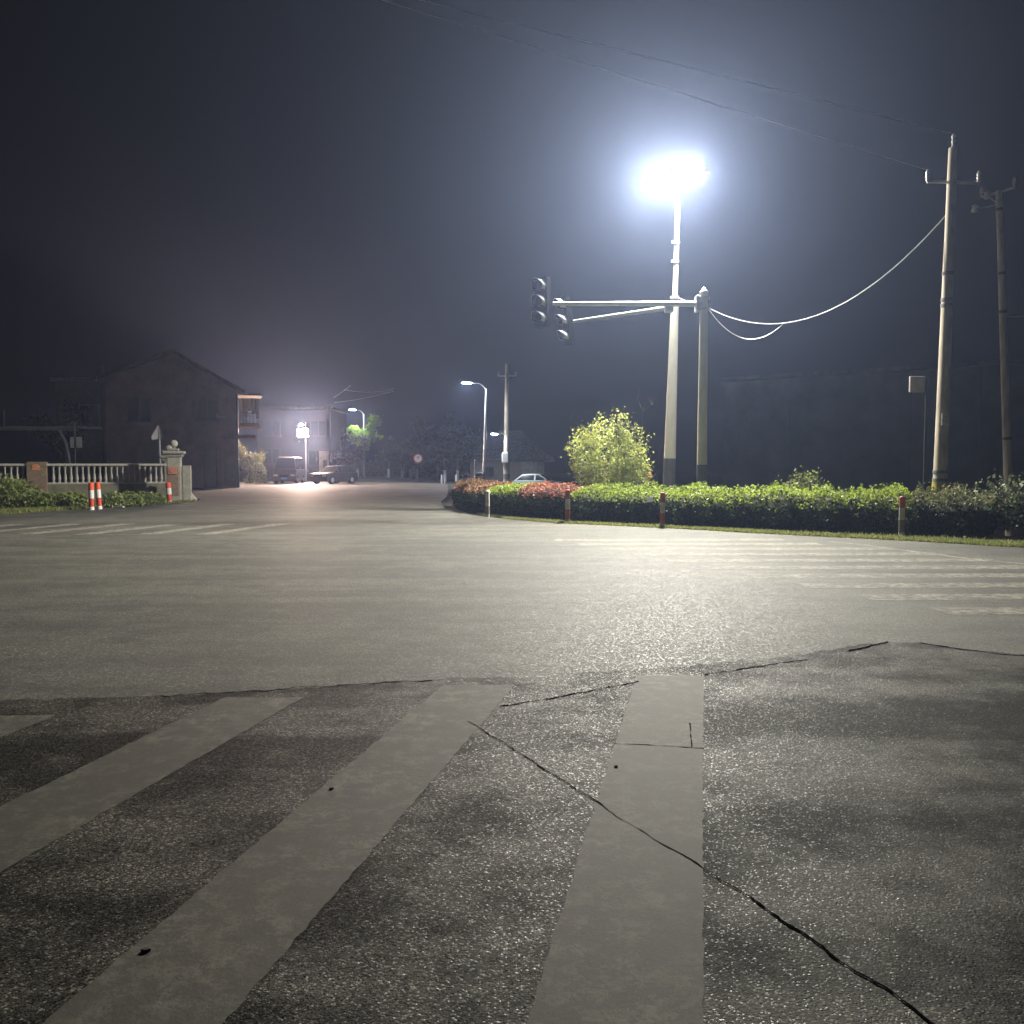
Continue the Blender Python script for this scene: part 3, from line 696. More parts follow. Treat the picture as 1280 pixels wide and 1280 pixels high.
# mid distance pole that carries a street light
def street_head(t, a, c, strength_mat, r=.035, name='lamp_arm', sz=(.62, .26), tilt=.12):
    m = MB(); md = Vector(a).lerp(Vector(c), .5) + Vector((0, 0, .22))
    m.tube([a, Vector(a).lerp(md, .6) + Vector((0, 0, .05)), md, Vector(md).lerp(c, .6), c], [r * 1.2, r, r, r, r * .9], 8); arm = m.build(name, M_STEEL, t)
    d = (Vector(c) - Vector(a)); d.z = 0; d.normalize(); s = Vector((-d.y, d.x, 0)); up = Vector((0, 0, 1))
    n = (-up + Vector((0, -.15, 0))).normalized()     # head tipped so that its underside faces the junction a little
    upv = -n; dd = (d - n * d.dot(n)).normalized(); s = n.cross(dd)
    c = Vector(c); L_, W_ = sz; m = MB()
    q = lambda x, y, z: c + dd * x + s * y + upv * z
    rings = [(0, .05, .05), (.08, W_ / 2 * .8, .09), (L_ * .55, W_ / 2, .10), (L_ * .9, W_ / 2 * .85, .07), (L_, W_ / 2 * .5, .03)]
    pts = []; fs = []
    for x, wd, h in rings: pts += [q(x, -wd, 0), q(x, -wd * .7, h), q(x, wd * .7, h), q(x, wd, 0)]
    for i in range(4):
        for j in range(3): fs.append((4 * i + j, 4 * i + j + 1, 4 * i + 5 + j, 4 * i + 4 + j))
    fs += [(0, 1, 2, 3), (16, 17, 18, 19)]
    m.add(pts, fs); h = m.build('lamp_head', M_STEEL, t)
    pm = MB(); x0, x1, w_ = .1, L_ * .9, W_ / 2 * .8
    pts = [q(x0, -w_, -.03), q(x1, -w_ * .8, -.03), q(x1, w_ * .8, -.03), q(x0, w_, -.03), q(x0, -w_, 0), q(x1, -w_ * .8, 0), q(x1, w_ * .8, 0), q(x0, w_, 0)]
    pm.add(pts, [(0, 1, 2, 3), (7, 6, 5, 4), (0, 4, 5, 1), (1, 5, 6, 2), (2, 6, 7, 3), (3, 7, 4, 0)])
    pm.build('light_panel', strength_mat, h)
LED = emit('street_led', (.86, .93, 1), STREET_L); LED2 = emit('small_street_led', (.86, .93, 1), STREET_L * .5)
t3, ax3, tp3 = utility_pole('distant concrete utility pole carrying a small street light', 633, 600, 634, 455, 70, .26, .15, [((-.7, 0, 0), (.7, 0, 0), P(634, 470, 70).z, 0)], gz=-.3, mat=M_POLECON)
z = P(633, 572, 70).z; m = MB(); m.box(ax3(z) + Vector((-.12, -.28, 0)), (.5, .35, .8), 0, bev=.04); m.build('meter_box', M_WHITEB, t3)
z = P(633, 594, 70).z; m = MB(); m.tube([ax3(z - .3), ax3(z + .1)], .27, 14); m.build('band', M_DARKBAND, t3)
street_head(t3, ax3(P(633, 547, 70).z), P(622, 543, 69.6), LED2, sz=(.55, .28))
def street_lamp(label, bpx, tpy, lpx, lpy, Y, gz=0, lean=0):
    b = P(bpx, 605, Y); tp = P(bpx + lean, tpy, Y); b.z = gz
    t = thing('street_lamp', label, 'street lamp', b, 'street lamps down the far road')
    m = MB(); m.tube([b, tp], [.13 if Y < 80 else .15, .08], 14); m.build('pole', M_STEEL, t)
    m = MB(); m.box(b + Vector((0, 0, .12)), (.4, .4, .24)); m.build('base_plate', M_STEEL, t)
    c = P(lpx, lpy, Y - .3); street_head(t, tp - Vector((0, 0, .05)), c, LED, sz=(.8, .36)); return t
street_lamp('curved-arm street lamp on the left of the distant utility pole', 604.5, 486, 590, 479, 68, -.2, 3.5)
street_lamp('street lamp standing above the lit green tree crown', 455, 518, 445, 512.5, 104, 0)

# wires
A = P(886, 384, 26); Bz = ax1(P(1188, 262, 22).z)
wire('cable sagging from the signal mast to the near utility pole', [P(882, 383, 26), Bz], .014, sag=1.42)
wire('lower slack cable looping right from the signal mast', [P(887, 388, 26), P(882, 383, 26).lerp(Bz, .36) - Vector((0, 0, 1.42 * 4 * .36 * .64))], .008, sag=.62)
wire('short cable between the lamp mast and the signal mast', [P(846, 371, 28), P(880, 380, 26)], .014, sag=.06)
za = P(1160, 213, 22); zb = P(1228, 207, 22); zt = ax1(tp1.z) + Vector((0, 0, .34))
def through(a, px, py, Y, k):
    q = P(px, py, Y); return [a, a + (q - a) * k]
wire('topmost overhead wire crossing the sky above the floodlights', through(zt, 871, 86, 15.6, 5.5), .0017, sag=.02, mat=M_DWIRE)
wire('second overhead wire crossing the sky above the floodlights', through(za, 871, 122, 15.6, 5.5), .0017, sag=.02, mat=M_DWIRE)
for (lb, p0, p1, s_) in [('lower of the wires fanning out above the floodlit yard', (418, 503), (492, 489), .15), ('upper of the wires fanning out above the floodlit yard', (430, 487), (492, 486), .3), ('short wire left of the far street lamp', (417, 497), (438, 482), .05)]:
    wire(lb, [P(*p0, 88), P(p1[0], p1[1], 92)], .02, sag=s_)

# ------------------------------------------------------------------ guard posts
def guard_post(loc, label, h=.92, r=.055, lean=0.0, top=M_ORANGE, light=M_WHITEB, low=M_REDP, grp='banded guard posts'):
    t = thing('guard_post', label, 'post', loc, grp); L0 = Vector(loc); d = Vector((lean, 0, 1))
    segs = [(0, .12, light), (.12, .42, low), (.42, .72, light), (.72, .97, top)]
    for a, b, mt in segs:
        m = MB(); m.tube([L0 + d * h * a, L0 + d * h * b], r, 14); m.build('band', mt, t)
    m = MB(); m.lathe(L0 + d * h * .97, [(r, 0), (r * .85, h * .02), (r * .4, h * .03)], 14); m.build('cap', top, t)
    return t
for px, py, lb, ln in [(114.5, 637.5, 'orange and white guard post, left of the close pair on the left verge', 0), (124.5, 636.5, 'leaning orange and white guard post, right of the close pair', -.06), (212, 629, 'orange guard post at the foot of the gate pillar', -.05)]:
    guard_post(tuple(G(px, py)), lb, .92 if px < 200 else .82, .085 if px < 200 else .1, ln)
MUT = simple('faded_red_paint', (.36, .08, .05), .6, var=.3); MUW = simple('dirty_white_paint', (.5, .46, .42), .6, var=.3); GREY = simple('grey_post', (.17, .17, .15), .7)
for px, py, lb, h in [(609.5, 645, 'whitish guard post in front of the brown-tipped hedge', .8), (709.5, 652, 'red and white guard post where the red hedge meets the long green one', .9), (828, 657.5, 'faded red guard post in front of the long green hedge', .88), (1127, 668, 'faded red and white guard post before the olive hedge', .88)]:
    p = G(px, py); white = px < 620
    guard_post((p.x * (1 - .45 / p.y), p.y - .45, -.02), lb, h * .98, .062, 0, top=MUW if white else MUT, light=MUW, low=GREY if white or px > 1100 else MUT)
m = MB(); p = P(811, 604, 27); m.lathe((p.x, 27, -.3), [(.10, 0), (.09, 1.1), (.16, 1.14), (.16, 1.22), (.11, 1.3), (.10, 1.42), (.13, 1.45), (.06, 1.56), (.02, 1.62)], 12)
tag(m.build('red_hydrant', M_REDP), 'slim red hydrant head peeping over the long hedge', 'hydrant')

# ------------------------------------------------------------------ balustrade on the left
def balustrade():
    a = Vector((-23.5, 32.6, 0)); b = Vector((-14.15, 36.6, 0)); 
    # wall line defined by where its foot stands
    a = P(-60, 600, 34.0); b = P(209, 600, 37.0); a.z = b.z = 0
    t = thing('balustrade', 'low wall with a pale cement balustrade on the left verge', 'balustrade', b)
    d = (b - a); L_ = d.length; d.normalize(); rz = math.atan2(d.y, d.x); n = Vector((-d.y, d.x, 0))
    at = lambda s, z=0: a + d * s + Vector((0, 0, z))
    ztop = P(150, 579.5, 36).z; zb = P(150, 605, 36).z
    m = MB(); m.box(at(L_ / 2, zb / 2 - .1), (L_, .22, zb + .2), rz); m.build('plinth', simple('mossy_plinth', (.19, .18, .12), .9, var=.35, scale=3), t)
    m = MB(); m.box(at(L_ / 2, zb + .035), (L_ - .01, .26, .07), rz, bev=.015); m.build('bottom_rail', M_BALU, t)
    m = MB(); m.box(at(L_ / 2, ztop - .05), (L_ - .02, .28, .10), rz, bev=.02); m.build('top_rail', M_BALU, t)
    # position of the brown pillar
    def s_at(px):
        u = (px - 640) / FPX   # intersection with x = u*y
        return (u * a.y - a.x) / (d.x - u * d.y)
    sp = s_at(47); m = MB(); m.box(at(sp, (ztop + .02) / 2), (.72, .42, ztop + .12), rz, bev=.02); m.build('pillar', M_BRICKP, t)
    fl = MB(); c = at(sp - .02, P(47, 584, 35).z) - n * .225
    for k in range(5):
        an = 2 * math.pi * k / 5; fl.tube([c + d * math.cos(an) * .09 + Vector((0, 0, math.sin(an) * .06 + .01)) + n * .02, c + d * math.cos(an) * .09 + Vector((0, 0, math.sin(an) * .06 + .01)) - n * .02], .06, 8)
    fl.box(c + Vector((0, 0, -.09)), (.32, .03, .06), rz); fl.build('flower_plaque', simple('terracotta_plaque', (.62, .25, .12), .7), t)
    s = .1; h = ztop - .10 - (zb + .07); pitch = .212; prof = [(.055, 0), (.055, .06), (.035, .09), (.05, .16), (.062, .26), (.05, .38), (.032, .55), (.028, .72), (.04, .80), (.03, .86), (.055, .92), (.055, 1)]
    proto = None
    while s < L_ - .1:
        if abs(s - sp) > .42:
            if proto is None:
                m = MB(); m.lathe(at(s, zb + .07), [(r_, z_ * h) for r_, z_ in prof], 10); proto = m.build('baluster', M_BALU, t); s0 = s
            else:
                c = proto.copy(); C.objects.link(c); c.parent = t; c.location = d * (s - s0)
        s += pitch
balustrade()
def gate_pillar(label, px, py_base, w_, h, plaque, zball):
    p = G(px, py_base); t = thing('gate_pillar', label, 'gate pillar', p, 'gate pillars with ball tops')
    rz = .25
    m = MB(); m.box((p.x, p.y, h * .45), (w_, w_, h * .9), rz, bev=.03); m.build('shaft', M_PILLAR, t)
    m = MB(); m.box((p.x, p.y, h * .9 + .05), (w_ + .12, w_ + .12, .10), rz, bev=.02); m.box((p.x, p.y, h * .9 + .17), (w_ + .30, w_ + .30, .14), rz, bev=.04); m.box((p.x, p.y, h * .9 + .29), (w_ * .7, w_ * .7, .1), rz, bev=.03); m.build('cap', M_PILLAR, t)
    m = MB(); m.lathe((p.x, p.y, h * .9 + .34), [(.06, 0), (.05, .05)] + [(.15 * math.sin(math.pi * i / 8) + .002, .19 - .15 * math.cos(math.pi * i / 8)) for i in range(1, 9)], 14); m.build('ball_finial', M_BALU, t)
    if plaque:
        m = MB(); m.box((p.x + .02, p.y - w_ / 2 - .012, P(px, 597, p.y).z - .15), (w_ * .86, .03, 1.15), rz * .0 + rz, bev=.005); m.build('brick_panel', M_BRICKP, t)
        m = MB(); c = Vector((p.x + .03, p.y - w_ / 2 - .05, P(px, 588, p.y).z)); m.box(c, (.36, .03, .30), rz, bev=.01); m.tube([c, c + Vector((.01, -.04, 0))], .10, 10); m.build('flower_plaque', simple('faded_pink_plaque', (.5, .2, .14), .7), t)
        m = MB(); m.box((p.x + w_ * .78, p.y + .25, P(px, 582, p.y).z / 2), (.32, .34, P(px, 582, p.y).z), rz, bev=.02); m.build('side_buttress', M_PILLAR, t)
gate_pillar('squat cement gate pillar with ball top at the end of the balustrade', 219, 627.5, .52, 2.02, True, 0)
gate_pillar('second gate pillar partly hidden behind the first', 212.5, 624.5, .40, 1.85, False, 0)
p = G(234.5, 626); m = MB(); m.lathe((p.x, p.y, -.08), [(.3, 0), (.36, .14), (.3, .3), (.16, .4), (.02, .43)], 9)
for i, v in enumerate(m.v): m.v[i] = (v[0] + random.uniform(-.05, .05), v[1] + random.uniform(-.05, .05), v[2] + random.uniform(-.03, .03))
tag(m.build('boulder', simple('pale_stone', (.5, .48, .42), .9)), 'pale boulder at the foot of the gate pillar', 'boulder')
m = MB(); c = G(147, 634.5); m.box((c.x, c.y, .03), (.50, .12, .05), -.25, bev=.01); tag(m.build('plank', M_CREAM), 'pale broken plank lying on the left verge', 'plank')
for px, py, lb in [(47, 617, 'whitish rubble stone under the brown wall pillar'), (85, 623, 'pale stone among weeds left of the orange posts')]:
    p = G(px, 628); q = P(px, py, p.y - .5); m = MB(); m.lathe((q.x, q.y, q.z - .16), [(.12, 0), (.24, .06), (.2, .16), (.05, .2)], 8)
    for i, v in enumerate(m.v): m.v[i] = (v[0] + random.uniform(-.05, .05), v[1] + random.uniform(-.05, .05), v[2] + random.uniform(-.03, .03))
    tag(m.build('rubble_stone', simple('pale_stone', (.5, .48, .42), .9)), lb, 'stone')
# triangular sign from behind, folded look
def tri_sign():
    p = G(202, 622.5); t = thing('triangular_road_sign', 'triangular road sign on a slim post, left of the gate pillar', 'road sign', p)
    tp = P(199, 552, p.y - .1)
    m = MB(); m.tube([p, Vector((tp.x, tp.y, P(199, 536, p.y).z))], .045, 10); m.build('post', M_STEEL, t)
    for s, lb in ((-1, 'side'), (1, 'side')):
        m = MB(); fx = Vector((.80 * s, -.42, 0)).normalized()
        top = P(199, 531, p.y) - Vector((0, .10, 0)); 
        pts = [(0, 0), (.30, -.62), (.02, -.52 if s > 0 else -.72), ]
        m.prism([(0.015, 0), (.34, -.62), (.22, -.66), (.015, -.3)] if s > 0 else [(0.015, 0), (.30, -.55), (.27, -.68), (.015, -.62)], fx, (0, 0, 1), top, top + Vector((0, .02, 0)))
        m.build('plate', simple('sign_back', (.45, .44, .43), .5, .4), t)
tri_sign()

# ------------------------------------------------------------------ houses
def window(parent, c, wd, h, facing=(0, -1, 0), lit=None, fm=None):
    f = Vector(facing); s = Vector((-f.y, f.x, 0)); rz = math.atan2(s.y, s.x); c = Vector(c)
    m = MB()
    for dx, dz, ww, hh in ((0, h / 2, wd + .12, .08), (0, -h / 2, wd + .12, .08), (-wd / 2, 0, .08, h - .08), (wd / 2, 0, .08, h - .08), (0, 0, .05, h - .08)):
        m.box(c + s * dx + Vector((0, 0, dz)) + f * .03, (ww, .07, hh), rz)
    fr = m.build('window', fm or M_FRAME, parent)
    m = MB(); m.box(c + f * .005, (wd - .08, .02, h - .08), rz); m.build('pane', lit or M_GLASSD, fr)
    m = MB(); m.box(c + f * .09 + Vector((0, 0, -h / 2 - .09)), (wd + .25, .18, .08), rz); m.build('sill', fm or M_CREAM, fr)
def house_left():
    Y = 58.0
    xr = P(299, 600, Y).x; xl = xr - 8.0; ze = P(133, 477, Y).z; zr = P(215, 441, Y).z; xc = (xl + xr) / 2 + .05
    t = thing('gabled_house', 'two-storey stucco house whose gable end faces the junction', 'house', (xr, Y, 0)); t.rotation_euler = (0, 0, R(18))
    dep = 9.0; ze2 = ze - .1; ze2 = ze
    m = MB(); m.prism([(xl, -.2), (xr, -.2), (xr, ze - .6), (xc, zr - .25), (xl, ze2)], (1, 0, 0), (0, 0, 1), (0, Y, 0), (0, Y + dep, 0)); m.build('wall', M_STUCCO, t)
    m = MB(); ov = .45
    zr_ = ze - .6
    m.prism([(xl - ov, ze2 - .15), (xl - ov, ze2 + .05), (xc, zr + .02), (xr + ov, zr_ + .0), (xr + ov, zr_ - .2), (xc, zr - .2)], (1, 0, 0), (0, 0, 1), (0, Y - .5, 0), (0, Y + dep + .5, 0)); m.build('roof', M_ROOF, t)
    m = MB(); m.tube([(xr - .05, Y - .07, 0), (xr - .05, Y - .07, zr_ - .2)], .07, 8); m.build('drain_pipe', M_FRAME, t)
    m = MB(); m.tube([(xl + .02, Y - .07, .2), (xl + .02, Y - .07, ze2 - .2)], .05, 8); m.build('drain_pipe', M_FRAME, t)
    window(t, (xr - 1.9, Y - .02, P(262, 511, Y).z), 1.3, 1.6, lit=simple('curtain', (.16, .15, .14), .8, bump=0)); window(t, (xl + 2.0, Y - .02, P(262, 515, Y).z), 1.4, 1.5)
    m = MB(); c = Vector((xr - 1.6, 0, 0)); m.box((c.x, Y - .04, 1.25), (1.2, .08, 2.5)); d = m.build('door', simple('dark_door', (.05, .035, .035), .6), t)
    m = MB(); m.box((c.x + .45, Y - .1, 1.2), (.05, .05, .2)); m.build('handle', M_STEEL, d)
    m = MB(); c = Vector((xr - 1.3, Y - .2, P(273, 521, Y).z)); m.box(c, (.08, .35, .35)); m.box(c + Vector((.3, -.05, -.05)), (.55, .1, .06)); m.build('laundry_rack', M_WHITEB, t)
    m = MB(); c = Vector((xr - 1.2, 0, 0)); m.box((c.x, Y - .9, 1.6), (.42, .42, 3.2), 0, bev=.02); m.box((c.x + .9, Y - .55, 3.3), (2.6, 1.1, .2)); m.build('porch', M_STUCCO, t)
    m = MB(); c = Vector((xr - .6, 0, 0)); m.box((c.x, Y - .06, 1.1), (1.0, .1, .9)); m.build('wall_panel', M_CREAM, t)
    # balcony on the right flank
    zc = P(312, 523, Y).z; bx = xr + .72; m = MB(); m.box((bx, Y + 1.6, zc - .45), (1.44, 2.2, .14)); b = m.build('balcony', M_STUCCO, t)
    m = MB()
    for k in range(7): m.box((bx - .6 + .21 * k, Y + .55, zc + .0), (.03, .03, .76))
    m.box((bx, Y + .55, zc + .40), (1.4, .05, .05)); m.box((bx, Y + .55, zc - .3), (1.4, .05, .05)); m.build('railing', M_FRAME, b)
    m = MB(); z1 = P(312, 497, Y).z
    for k, hh in enumerate((.9, 1.2, .8, 1.0, 1.3)): m.box((bx - .5 + .26 * k, Y + .8, z1 - hh / 2), (.18, .03, hh))
    m.box((bx, Y + .8, z1 + .02), (1.44, .03, .03)); m.build('hanging_laundry', simple('laundry', (.55, .53, .54), .9), t)
    m = MB(); m.box((bx, Y + 1.7, z1 + .25), (1.7, 2.6, .12)); m.build('balcony_roof', M_STUCCO, t)
    m = MB()
    m.box((bx + .1, Y + .5, zc - .32), (.9, .12, .10)); m.build('white_box', M_WHITEB, b)
house_left()
def wing():
    Y = 57.5; xl, xr = P(72, 600, Y).x, P(131, 600, Y).x - .05; z = P(100, 477, Y).z
    t = thing('flat_roofed_house', 'dark flat-roofed building adjoining the gabled house on its left', 'house', ((xl + xr) / 2, Y, 0))
    m = MB(); m.box(((xl + xr) / 2, Y + 3, z / 2 - .1), (xr - xl, 6, z + .2)); m.build('wall', simple('olive_render', (.16, .15, .11), .9), t)
    m = MB(); m.box(((xl + xr) / 2, Y + 3, z + .12), (xr - xl + .3, 6.6, .22)); m.build('roof', M_ROOF2, t)
    window(t, P(112, 520, Y - .02), 1.3, 1.4)
    m = MB(); c = P(128, 458, Y + .5); m.lathe((c.x, Y + .6, z + .23), [(.35, 0), (.35, .3), (.4, .35), (.3, .8), (.05, .9)], 10); m.build('roof_tank', M_FRAME, t)
wing()
def row_house():
    Y = 84; xl, xr = P(322, 600, Y).x, P(414, 600, Y).x; z = P(370, 512, Y).z
    t = thing('row_house', 'two-storey building in the glare behind the parked van', 'house', ((xl + xr) / 2, Y, 0))
    m = MB(); m.box(((xl + xr) / 2, Y + 4, z / 2 - .1), (xr - xl, 8, z + .2)); m.build('wall', simple('glow_tinted_wall', (0.035, .028, .028), .9, var=.3, scale=1), t)  # near-black wall, mauve of the floodlight glow put into its colour
    m = MB(); m.prism([(xl - .3, z + .02), (xr + .3, z + .02), (xr + .1, z + .3), (xl - .1, z + .3)], (1, 0, 0), (0, 0, 1), (0, Y - .4, 0), (0, Y + 8.4, 0)); m.build('roof', M_ROOF, t)
    for px, py in ((340, 535), (398, 535), (340, 570), (395, 572)): window(t, P(px, py, Y - .02), 1.5, 1.4, fm=simple('dark_frame', (.03, .026, .026), .7, bump=0))
row_house()
def shed_wall():
    Y = 46; a = P(905, 478, Y); b = P(1420, 446, Y - 6)
    t = thing('warehouse', 'long dark warehouse wall filling the right background', 'warehouse', (a.x, Y, -.8))
    d = (b - a); d.z = 0; L_ = d.length; d.normalize(); n = Vector((-d.y, d.x, 0)); m = MB()
    m.prism([(0, -1), (L_, -1), (L_, b.z), (0, a.z)], d, (0, 0, 1), (a.x, a.y, 0), Vector((a.x, a.y, 0)) + n * 9); m.build('wall', M_STUCCO2, t)
    m = MB(); m.prism([(-.3, a.z + .01), (L_ + .3, b.z + .01), (L_ + .3, b.z + .22), (-.3, a.z + .22)], d, (0, 0, 1), Vector((a.x, a.y, 0)) - n * .4, Vector((a.x, a.y, 0)) + n * 9.4); m.build('roof', simple('dark_coping', (.12, .12, .12), .9), t)
    for k in range(1, 6):
        c = Vector((a.x, a.y, 0)) + d * (L_ * k / 6) - n * .08; m = MB(); hh = a.z + (b.z - a.z) * k / 6; m.box(c + Vector((0, 0, hh / 2 - .5)), (.35, .16, hh + .9), math.atan2(d.y, d.x)); m.build('pier', M_STUCCO2, t)
shed_wall()
def panel_post():
    Y = 23.5; c = P(1146, 480.5, Y); t = thing('square_board', 'pale square board high on a dark post before the warehouse', 'sign board', (P(1155, 600, Y).x, Y, -.6))
    m = MB(); m.tube([(P(1155, 600, Y).x, Y, -.6), (P(1155, 600, Y).x, Y, P(1155, 470, Y).z)], .03, 8); m.build('post', simple('rusty_dark_steel', (.02, .018, .016), .95, bump=0), t)
    m = MB(); m.box(c, (.39, .08, .43), 0, bev=.015); m.build('board', simple('pale_board', (.30, .28, .27), .9), t)
panel_post()
def house_right():
    Y = 86; t = thing('tiled_house', 'low tiled house with a pale wall behind the parked white car', 'house', (P(640, 600, Y).x, Y, -.6))
    xl, xr = P(585, 600, Y).x, P(688, 600, Y).x; zt = P(660, 541, Y).z; ze = P(650, 575, Y).z
    m = MB(); m.box(((xl + xr) / 2 - .2, Y + 3.5, (ze - .6) / 2 - .1), (xr - xl - .8, 7, ze + .8)); m.build('wall', M_CREAM, t)
    m = MB(); x1, x2 = xl - .4, xr + .5; y1, y2 = Y - .7, Y + 7.7; rx1, rx2 = P(625, 540, Y + 3.5).x, P(652, 540, Y + 3.5).x; zt2 = P(640, 538, Y + 3.5).z
    m.add([(x1, y1, ze), (x2, y1, ze), (x2, y2, ze), (x1, y2, ze), (rx1, Y + 3.5, zt2), (rx2, Y + 3.5, zt2), (x1, y1, ze - .15), (x2, y1, ze - .15), (x2, y2, ze - .15), (x1, y2, ze - .15)],
          [(0, 1, 5, 4), (1, 2, 5), (2, 3, 4, 5), (3, 0, 4), (6, 7, 1, 0), (7, 8, 2, 1), (8, 9, 3, 2), (9, 6, 0, 3), (9, 8, 7, 6)]); m.build('roof', M_ROOF2, t)
    m = MB(); c = P(661, 588, Y - .3); m.box((c.x, Y - .15, c.z - .3), (1.5, .3, 2.6)); m.build('door_shutter', simple('pale_shutter', (.5, .5, .42), .7), t)
    window(t, P(610, 590, Y - .02), 1.2, 1.0)
house_right()

# ------------------------------------------------------------------ vehicles
def car(name, label, loc, rz, L_=4.4, W_=1.75, H=1.45, paint_col=(.6, .65, .65), kind='sedan', plate=None):
    t = thing(name, label, 'car' if kind != 'van' else 'van', (0, 0, 0))
    mp = simple('paint_' + name + str(abs(hash(label)) % 997), paint_col, .3, .1, var=.04, bump=0)
    if kind == 'sedan':
        low = [(-L_ / 2, .35), (-L_ / 2, .62), (-L_ / 2 + .12, .84), (-L_ * .30, .90), (L_ * .22, .90), (L_ / 2 - .2, .78), (L_ / 2, .58), (L_ / 2, .32), (L_ / 2 - .1, .22), (-L_ / 2 + .1, .24)]
        cab = [(-L_ * .42, .88), (-L_ * .26, H - .06), (-L_ * .10, H), (L_ * .06, H - .03), (L_ * .27, .88)]
    elif kind == 'hatch':
        low = [(-L_ / 2, .35), (-L_ / 2, .75), (-L_ / 2 + .05, .9), (L_ * .24, .92), (L_ / 2 - .15, .80), (L_ / 2, .58), (L_ / 2, .32), (L_ / 2 - .1, .22), (-L_ / 2 + .1, .24)]
        cab = [(-L_ * .49, .9), (-L_ * .40, H - .05), (-L_ * .2, H), (L_ * .04, H - .03), (L_ * .26, .9)]
    else:
        low = [(-L_ / 2, .35), (-L_ / 2, 1.1), (L_ * .40, 1.1), (L_ / 2 - .1, .92), (L_ / 2, .6), (L_ / 2, .32), (L_ / 2 - .1, .22), (-L_ / 2 + .1, .24)]
        cab = [(-L_ / 2 + .03, 1.08), (-L_ / 2 + .1, H - .05), (-L_ * .3, H), (L_ * .22, H), (L_ * .30, H - .06), (L_ * .42, 1.08)]
    def loft(poly, w0, w1, zt):
        m = MB(); n = len(poly); vs = []
        zs = [p[1] for p in poly]; z0, z1 = min(zs), max(zs)
        rows = [(-1, 1.0), (-.93, 1.03), (.93, 1.03), (1, 1.0)]
        for s_, sc in rows:
            for x, z in poly:
                k = (z - z0) / (z1 - z0 + 1e-6); wd = w0 + (w1 - w0) * k
                cx = x * (1 if abs(s_) < .99 else .985); cz = z if abs(s_) < .99 else z0 + (z - z0) * .97
                vs.append((cx, s_ * wd / 2, cz))
        fs = [tuple(range(n - 1, -1, -1)), tuple(3 * n + i for i in range(n))]
        for r_ in range(3):
            for i in range(n): j = (i + 1) % n; fs.append((r_ * n + i, r_ * n + j, (r_ + 1) * n + j, (r_ + 1) * n + i))
        m.add(vs, fs); return m
    loft(low, W_, W_ * .97, 0).build('body', mp, t)
    loft(cab, W_ * .93, W_ * .74, 0).build('cabin', mp, t)
    # windows
    zt = H - .12; zb = (.95 if kind != 'van' else 1.15)
    cx0, cx1 = cab[0][0] + .22, cab[-1][0] - .25; tx0 = cab[1][0] + .12; tx1 = cab[-2][0] - .02
    for s in (-1, 1):
        g = MB(); y0 = s * (W_ * .93 / 2 + .0); y1 = s * (W_ * .76 / 2 + .03)
        yb = s * (W_ * .465 - .01 + .02); yt = s * (W_ * .385 + .03)
        for a, b, c_, d_ in ((cx0, -.03 * L_, tx0, -.03 * L_), (.0, cx1, .0, tx1)):
            g.add([(a, yb, zb), (b, yb, zb), (d_, yt, zt), (c_, yt, zt), (a, yb - s * .03, zb), (b, yb - s * .03, zb), (d_, yt - s * .03, zt), (c_, yt - s * .03, zt)], [(0, 1, 2, 3), (4, 7, 6, 5), (0, 4, 5, 1), (1, 5, 6, 2), (2, 6, 7, 3), (3, 7, 4, 0)])
        g.build('side_window', M_GLASSD, t)
    for e, (pb, ptp) in (('windscreen', (cab[-1], cab[-2])), ('rear_window', (cab[0], cab[1]))):
        sgn = 1 if e == 'windscreen' else -1; g = MB()
        b0 = Vector((pb[0], 0, pb[1])); t0 = Vector((ptp[0], 0, ptp[1])); n = Vector((t0.z - b0.z, 0, b0.x - t0.x)).normalized() * sgn
        if n.x * sgn < 0: n = -n
        bb = b0.lerp(t0, .12); tt = b0.lerp(t0, .92); wb, wt = W_ * .43, W_ * .36
        pts = [bb + Vector((0, -wb, 0)), bb + Vector((0, wb, 0)), tt + Vector((0, wt, 0)), tt + Vector((0, -wt, 0))]
        g.add([p + n * .012 for p in pts] + [p - n * .02 for p in pts], [(0, 1, 2, 3), (7, 6, 5, 4), (0, 4, 5, 1), (1, 5, 6, 2), (2, 6, 7, 3), (3, 7, 4, 0)]); g.build(e, M_GLASSD, t)
    for x in (-L_ * .30, L_ * .31):
        for s in (-1, 1):
            m = MB(); m.tube([(x, s * (W_ / 2 - .2), .32), (x, s * (W_ / 2 + .015), .32)], .32, 20); wh = m.build('wheel', simple('tyre', (.02, .02, .02), .8), t)
            m = MB(); m.tube([(x, s * (W_ / 2 + .014), .32), (x, s * (W_ / 2 + .03), .32)], [.2, .17], 14); m.build('rim', M_STEEL, wh)
    for s in (-1, 1):
        m = MB(); m.box((L_ / 2 - .03, s * W_ * .36, .66), (.1, .36, .16), 0, bev=.03); m.build('headlight', simple('lamp_glass', (.5, .5, .52), .15, bump=0), t)
        m = MB(); m.box((-L_ / 2 + .02, s * W_ * .38, .74), (.08, .28, .2), 0, bev=.03); m.build('tail_light', simple('tail_glass', (.3, .02, .02), .2, bump=0), t)
        m = MB(); m.box((L_ * .20, s * (W_ / 2 + .08), 1.0 if kind != 'van' else 1.25), (.12, .2, .16), 0, bev=.03); m.build('mirror', mp, t)
    if plate:
        m = MB(); m.box((L_ / 2 + .02, 0, .42), (.02, .46, .15)); m.build('number_plate', simple('blue_plate', (.12, .25, .62), .4, bump=0), t)
        m = MB(); m.box((L_ / 2 + .015, 0, .62), (.02, .7, .12)); m.build('grille', M_BLACK, t)
    t.location = loc; t.rotation_euler = (0, 0, rz); return t
